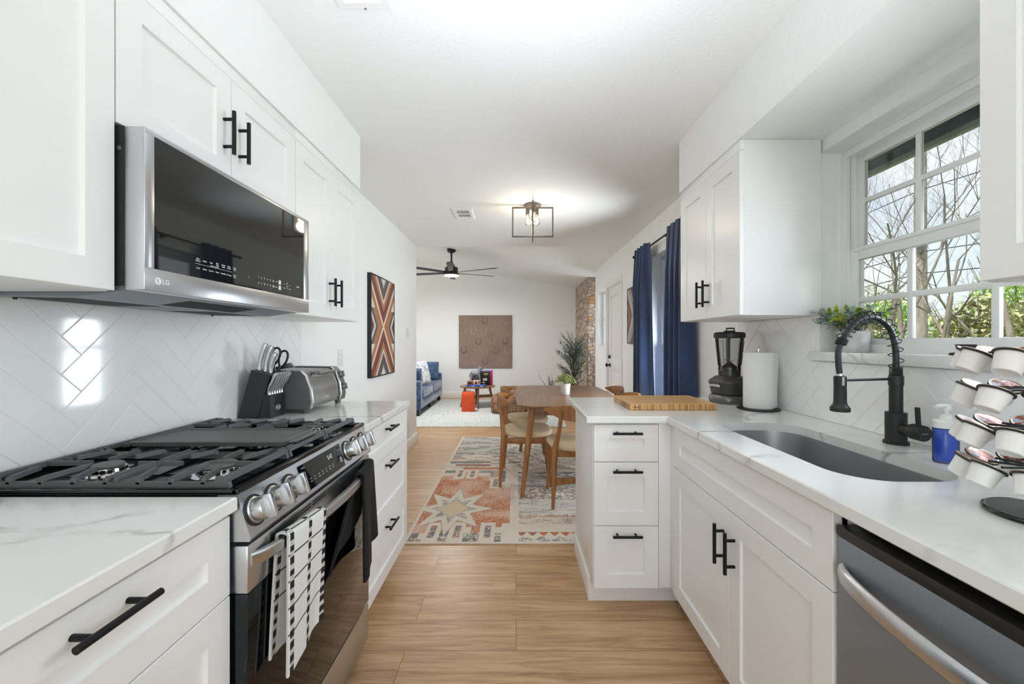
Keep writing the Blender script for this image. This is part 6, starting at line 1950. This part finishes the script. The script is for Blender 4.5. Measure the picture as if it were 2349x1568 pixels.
# orange gift bag on the floor
gbx = thing('gift_bag', 'bright orange gift bag standing on the rug by the coffee table', 'bag', (-0.862, 7.46, RZ))
mb = MB().loft([[(x, y, z) for x, y in rrect(-0.975 + i, -0.750 - i, 7.39 + i * .6, 7.53 - i * .6, 0.008, 2)] for z, i in ((RZ, 0.002), (RZ + 0.01, 0), (0.27, 0.0), (0.335, 0.004), (0.352, 0.022))])
part('bag', mb, 'orange_bag', gbx)
mb = MB()
for k in range(9):
    u = k / 8; mb.sphere((-0.955 + 0.185 * u, 7.46 + 0.02 * math.sin(k * 2.1), 0.352), 0.019, (1, 1.2, 0.6), 6)
mb.tube([(-0.90, 7.46, 0.355), (-0.885, 7.455, 0.385), (-0.86, 7.45, 0.37), (-0.835, 7.455, 0.385), (-0.82, 7.46, 0.36)], 0.006, 8)
part('tissue_bow', mb, 'ribbon_red', gbx)

# leather poufs
def pouf(lab, x, y, r, h, rot, cut):
    t = thing('pouf', lab, 'pouf', (x, y, RZ), 'leather poufs', rotz=rot)
    loops = []
    for z, k in ((0.0, 0.90), (0.02, 0.97), (h * 0.45, 1.02), (h * 0.78, 0.99), (h * 0.93, 0.92), (h, 0.78), (h + 0.012, 0.4), (h + 0.014, 0.02)):
        loops.append([(px * k, py * k, z) for px, py, _ in sq(r, 0, 3.6, 48)])
    part('body', MB().loft(loops), 'leather_brown', t, world=False, smooth=60)
    mb = MB()
    for s in range(4):
        for k in range(4):
            a = (k - 1.5) * r * 0.42
            M = Matrix.Rotation(s * PI / 2, 4, 'Z') @ Matrix(((1, 0, 0, a), (0, 0, -1, -r * 1.005), (0, 1, 0, h * 0.36), (0, 0, 0, 1)))
            mb.prism([(-0.018, -0.06), (0.018, -0.06), (0.006, -0.02), (0.02, 0.02), (0, 0.055), (-0.02, 0.02), (-0.006, -0.02)], -0.004, 0.008, M)
    part('stitched_motif', mb, 'pouf_motif', t, world=False)
    mb = MB()
    for z in (0.015, h * 0.62):
        mb.tube([(px * 1.012, py * 1.012, z) for px, py, _ in sq(r, 0, 3.6, 48)], 0.006, 6, closed=True)
    part('seam', mb, 'bark_indoor', t, world=False)
mat('pouf_motif', '#8a8052', 0.7)
pouf('patterned brown leather pouf nearer the camera, behind the dining chairs', -0.17, 7.42, 0.27, 0.30, 0.12, 0)
pouf('plain topped brown leather pouf farther away, by the far wall', 0.02, 8.30, 0.31, 0.34, -0.2, 0)

# artificial olive tree and a dark plant in the corner
rp = random.Random(9)
ot = thing('olive_tree', 'tall potted olive tree standing before the stone wall', 'plant', (1.02, 7.52, 0))
ox, oy = 1.02, 7.52
part('pot', MB().lathe([(0.12, 0.0), (0.15, 0.02), (0.17, 0.30), (0.165, 0.31), (0.15, 0.30), (0.001, 0.28)], Matrix.Translation((ox, oy, 0)), 28), 'leather_brown', ot)
tk, lf = MB(), MB()
tk.tube([(ox, oy, 0.28), (ox + 0.02, oy, 0.7), (ox + 0.01, oy + 0.02, 1.05)], [0.024, 0.018, 0.012], 10)
for k in range(95):
    z0_ = rp.uniform(0.40, 1.15); a = rp.uniform(0, 2 * PI); ln = rp.uniform(0.18, 0.36)
    b0 = Vector((ox + 0.01, oy, z0_)); tip = b0 + Vector((math.cos(a) * ln * 0.85, math.sin(a) * ln * 0.8, ln * rp.uniform(0.5, 1.2)))
    if tip.x > 1.25: tip.x = 1.25
    tk.tube([b0, (b0 + tip) / 2 + Vector((0, 0, 0.03)), tip], [0.006, 0.004, 0.002], 6)
    for j in range(13):
        f = 0.2 + 0.8 * j / 12; p = b0 + (tip - b0) * f
        for sg in (-1, 1):
            d = (tip - b0).normalized() * 0.7 + Vector((rp.uniform(-1, 1), rp.uniform(-1, 1), rp.uniform(-0.4, 0.8)))
            leaf(lf, p, d, rp.uniform(0.055, 0.085), rp.uniform(0.013, 0.019), 0.2)
part('trunk', tk, 'bark_indoor', ot)
part('foliage', lf, 'leaf_olive', ot, smooth=60)
lp = thing('dark_plant', 'small dark leafed plant on the floor between the olive tree and pouf', 'plant', (0.66, 7.62, RZ))
part('pot', MB().lathe([(0.10, RZ), (0.12, 0.02), (0.14, 0.24), (0.13, 0.25), (0.001, 0.23)], Matrix.Translation((0.66, 7.62, 0)), 24), 'leather_brown', lp)
sm, lf = MB(), MB()
for k in range(14):
    a = rp.uniform(0, 2 * PI); ln = rp.uniform(0.26, 0.42); sp_ = rp.uniform(0.02, 0.11)
    if k == 0: a, ln, sp_ = PI, 0.42, 0.25
    b0 = Vector((0.66, 7.62, 0.23)); tip = b0 + Vector((math.cos(a) * sp_, math.sin(a) * sp_, ln))
    sm.tube([b0, (b0 + tip) / 2 + Vector((0, 0, 0.02)), tip], [0.004, 0.003, 0.002], 5)
    for j in range(16):
        p = b0 + (tip - b0) * (0.35 + 0.65 * j / 15)
        leaf(lf, p, (rp.uniform(-1, 1), rp.uniform(-1, 1), rp.uniform(0, 1)), rp.uniform(0.025, 0.04), 0.011, 0.2)
part('stems', sm, 'leaf_plum', lp)
part('foliage', lf, 'leaf_plum', lp, smooth=60)

# ================================================================== OUTDOORS
noise_color(mat('lawn', '#6f8a45', 0.95), 3, [(0.3, '#5c7a38'), (0.7, '#93a260')], detail=6)
struct('ground', MB().box(-40, 60, -40, 60, -0.45, -0.35), 'lawn')
# roof eave over the windows
mat('eave_teal', '#0b1d24', 0.8, spec=0.05); mat('fascia_sage', '#6f7a64', 0.7, spec=0.1)
mb = MB(); mb.box(1.495, 1.97, -2.9, 7.2, 2.20, 2.23)
struct('trim_6', mb, 'eave_teal')
struct('trim_7', MB().box(1.955, 1.985, -2.9, 7.2, 2.176, 2.30), 'fascia_sage')
struct('trim_8', MB().box(-4.2, 1.985, -2.9, YF + 0.4, 3.62, 3.70), 'eave_teal')

noise_color(mat('bark', '#6a5f55', 0.9), 10, [(0.3, '#73685c'), (0.7, '#a89d90')], detail=6, stretch=(1, 1, 0.3))
noise_color(mat('twig', '#6f6459', 0.9), 6, [(0.3, '#5f564d'), (0.7, '#8f857a')])
noise_color(mat('shrub_olive', '#77804f', 0.9), 4, [(0.3, '#9aa573'), (0.55, '#c0bd92'), (0.75, '#d2caa8')], detail=6)
noise_color(mat('shrub_green', '#84a838', 0.8), 4, [(0.3, '#9bc555'), (0.7, '#d0e584')], detail=6)
def bare_tree(lab, x, y, h, seed, lean_=(0, 0), spread=1.0, r0=0.05, depth=5, z0=-0.35):
    r_ = random.Random(seed)
    t = thing('bare_tree', lab, 'tree', (x, y, z0), 'trees beyond the kitchen window')
    tr_, br = MB(), MB()
    def grow(p, d, ln, r, dep):
        n_ = 4; pts = [p.copy()]; rad = [r]
        q_ = p.copy(); dd = d.copy()
        for i in range(n_):
            dd = (dd + Vector((r_.uniform(-.2, .2), r_.uniform(-.2, .2), r_.uniform(-.06, .14)))).normalized()
            q_ = q_ + dd * ln / n_; pts.append(q_.copy()); rad.append(r * (1 - 0.45 * (i + 1) / n_))
        (tr_ if dep >= depth - 1 else br).tube(pts, rad, 8 if dep >= depth - 1 else 5 if dep > 1 else 3, cap=False)
        if dep == 0: return
        for k in range(3 if dep > 1 else 4):
            i = r_.randint(1, n_); base = pts[i]
            nd = (dd + Vector((r_.uniform(-1, 1), r_.uniform(-1, 1), r_.uniform(-0.25, 0.7))) * spread).normalized()
            grow(base, nd, ln * r_.uniform(0.58, 0.84), rad[i] * 0.6, dep - 1)
    for k in range(3):
        d = Vector((lean_[0] + r_.uniform(-.35, .35), lean_[1] + r_.uniform(-.35, .35), 1)).normalized()
        grow(Vector((x, y, z0)), d, h * 0.40, r0, depth)
    part('trunk', tr_, 'bark', t, smooth=60); part('branches', br, 'twig', t, smooth=60)
bare_tree('bare branching tree just outside the kitchen window, behind the sill plant', 6.1, 6.6, 6.0, 2, r0=0.055)
bare_tree('tall bare tree whose twigs fill the upper right panes of the kitchen window', 9.6, 7.7, 7.5, 5, r0=0.07)
bare_tree('bare tree outside the dining window', 7.0, 15.0, 7.5, 12, r0=0.07)
bare_tree('bare tree at the far right beyond the kitchen window', 7.2, 2.4, 7.0, 17, r0=0.06)
def shrub(lab, x, y, r, h, m, seed, n_=900):
    r_ = random.Random(seed)
    t = thing('shrub', lab, 'shrub', (x, y, -0.35), 'shrubs beyond the garden')
    lf = MB(); sm = MB()
    for k in range(n_):
        a = r_.uniform(0, 2 * PI); q_ = r_.random() ** 0.4; el_ = r_.uniform(0.0, 1.0)
        rad = r * math.sqrt(max(0.05, 1 - el_ ** 2.2)) * q_
        p = (x + rad * math.cos(a), y + rad * math.sin(a), -0.3 + h * el_ * (0.75 + 0.25 * r_.random()))
        leaf(lf, p, (r_.uniform(-1, 1), r_.uniform(-1, 1), r_.uniform(-0.6, 1)), r_.uniform(0.2, 0.42), r_.uniform(0.08, 0.16), 0.3)
    for k in range(12):
        a = r_.uniform(0, 2 * PI)
        sm.tube([(x, y, -0.35), (x + r * .4 * math.cos(a), y + r * .4 * math.sin(a), h * 0.45), (x + r * .7 * math.cos(a), y + r * .7 * math.sin(a), h * 0.85)], [0.04, 0.025, 0.01], 5)
    part('foliage', lf, m, t, smooth=0); part('stems', sm, 'twig', t)
k = 0
for (x, y, r, h, m, lab) in ((15.2, 18.6, 2.2, 3.0, 'shrub_olive', 'broad olive shrub behind the bare tree, left in the kitchen window'),
                             (16.4, 14.6, 1.9, 3.2, 'shrub_olive', 'olive brown shrub in the middle of the kitchen window'),
                             (15.0, 11.2, 1.7, 3.4, 'shrub_olive', 'tall olive shrub at right in the kitchen window'),
                             (15.0, 7.8, 1.7, 3.2, 'shrub_olive', 'olive shrub at the right edge of the kitchen window'),
                             (21.5, 17.4, 2.5, 5.8, 'shrub_green', 'bright green tree crown rising behind the olive shrubs'),
                             (20.6, 22.6, 2.5, 4.0, 'shrub_green', 'low bright green bush far behind the bare tree'),
                             (20.4, 12.6, 2.2, 5.2, 'shrub_green', 'bright green bush behind the right hand olive shrub'),
                             (29.0, 33.0, 4.2, 6.5, 'shrub_olive', 'distant grey green treetop at left in the kitchen window'),
                             (31.0, 24.6, 3.9, 7.0, 'shrub_green', 'distant green treetop in the middle of the kitchen window'),
                             (30.0, 16.0, 4.2, 6.5, 'shrub_olive', 'distant grey green treetop at right in the kitchen window'),
                             (11.5, 20.4, 1.4, 3.0, 'shrub_olive', 'olive shrub outside the dining window')):
    k += 1; shrub(lab, x, y, r, h, m, 40 + k, 2600)
# utility pole and wires
up = thing('utility_pole', 'grey wooden utility pole seen through the kitchen window', 'pole', (12.2, 12.5, -0.35))
part('pole', MB().tube([(12.2, 12.5, -0.35), (12.2, 12.5, 9.5)], [0.17, 0.13], 14), 'bark', up)
mb = MB(); mb.cyl((12.05, 12.35, 3.9), (12.05, 12.35, 4.35), 0.09, n=12); part('transformer', mb, 'blender_grey', up)
for i, (z0_, z1_) in enumerate(((3.95, 3.6), (3.3, 3.2), (5.8, 5.2))):
    pts = [(12.1 + (9.0 - 12.1) * u, 12.4 + (-6 - 12.4) * u, z0_ + (z1_ - z0_) * u - 0.5 * math.sin(PI * u)) for u in [q_ / 20 for q_ in range(21)]]
    pts2 = [(12.1 + (11 - 12.1) * u, 12.4 + (30 - 12.4) * u, z0_ - 0.5 * math.sin(PI * u)) for u in [q_ / 20 for q_ in range(21)]]
    mb = MB().tube(pts, 0.014, 5)
    mb.tube(pts2, 0.014, 5)
    solo('power_line', mb, 'matte_black', ('middle sagging black cable running from the utility pole', 'lowest sagging black cable running from the utility pole', 'highest sagging black cable running from the utility pole')[i], 'cable', 'cables on the utility pole')
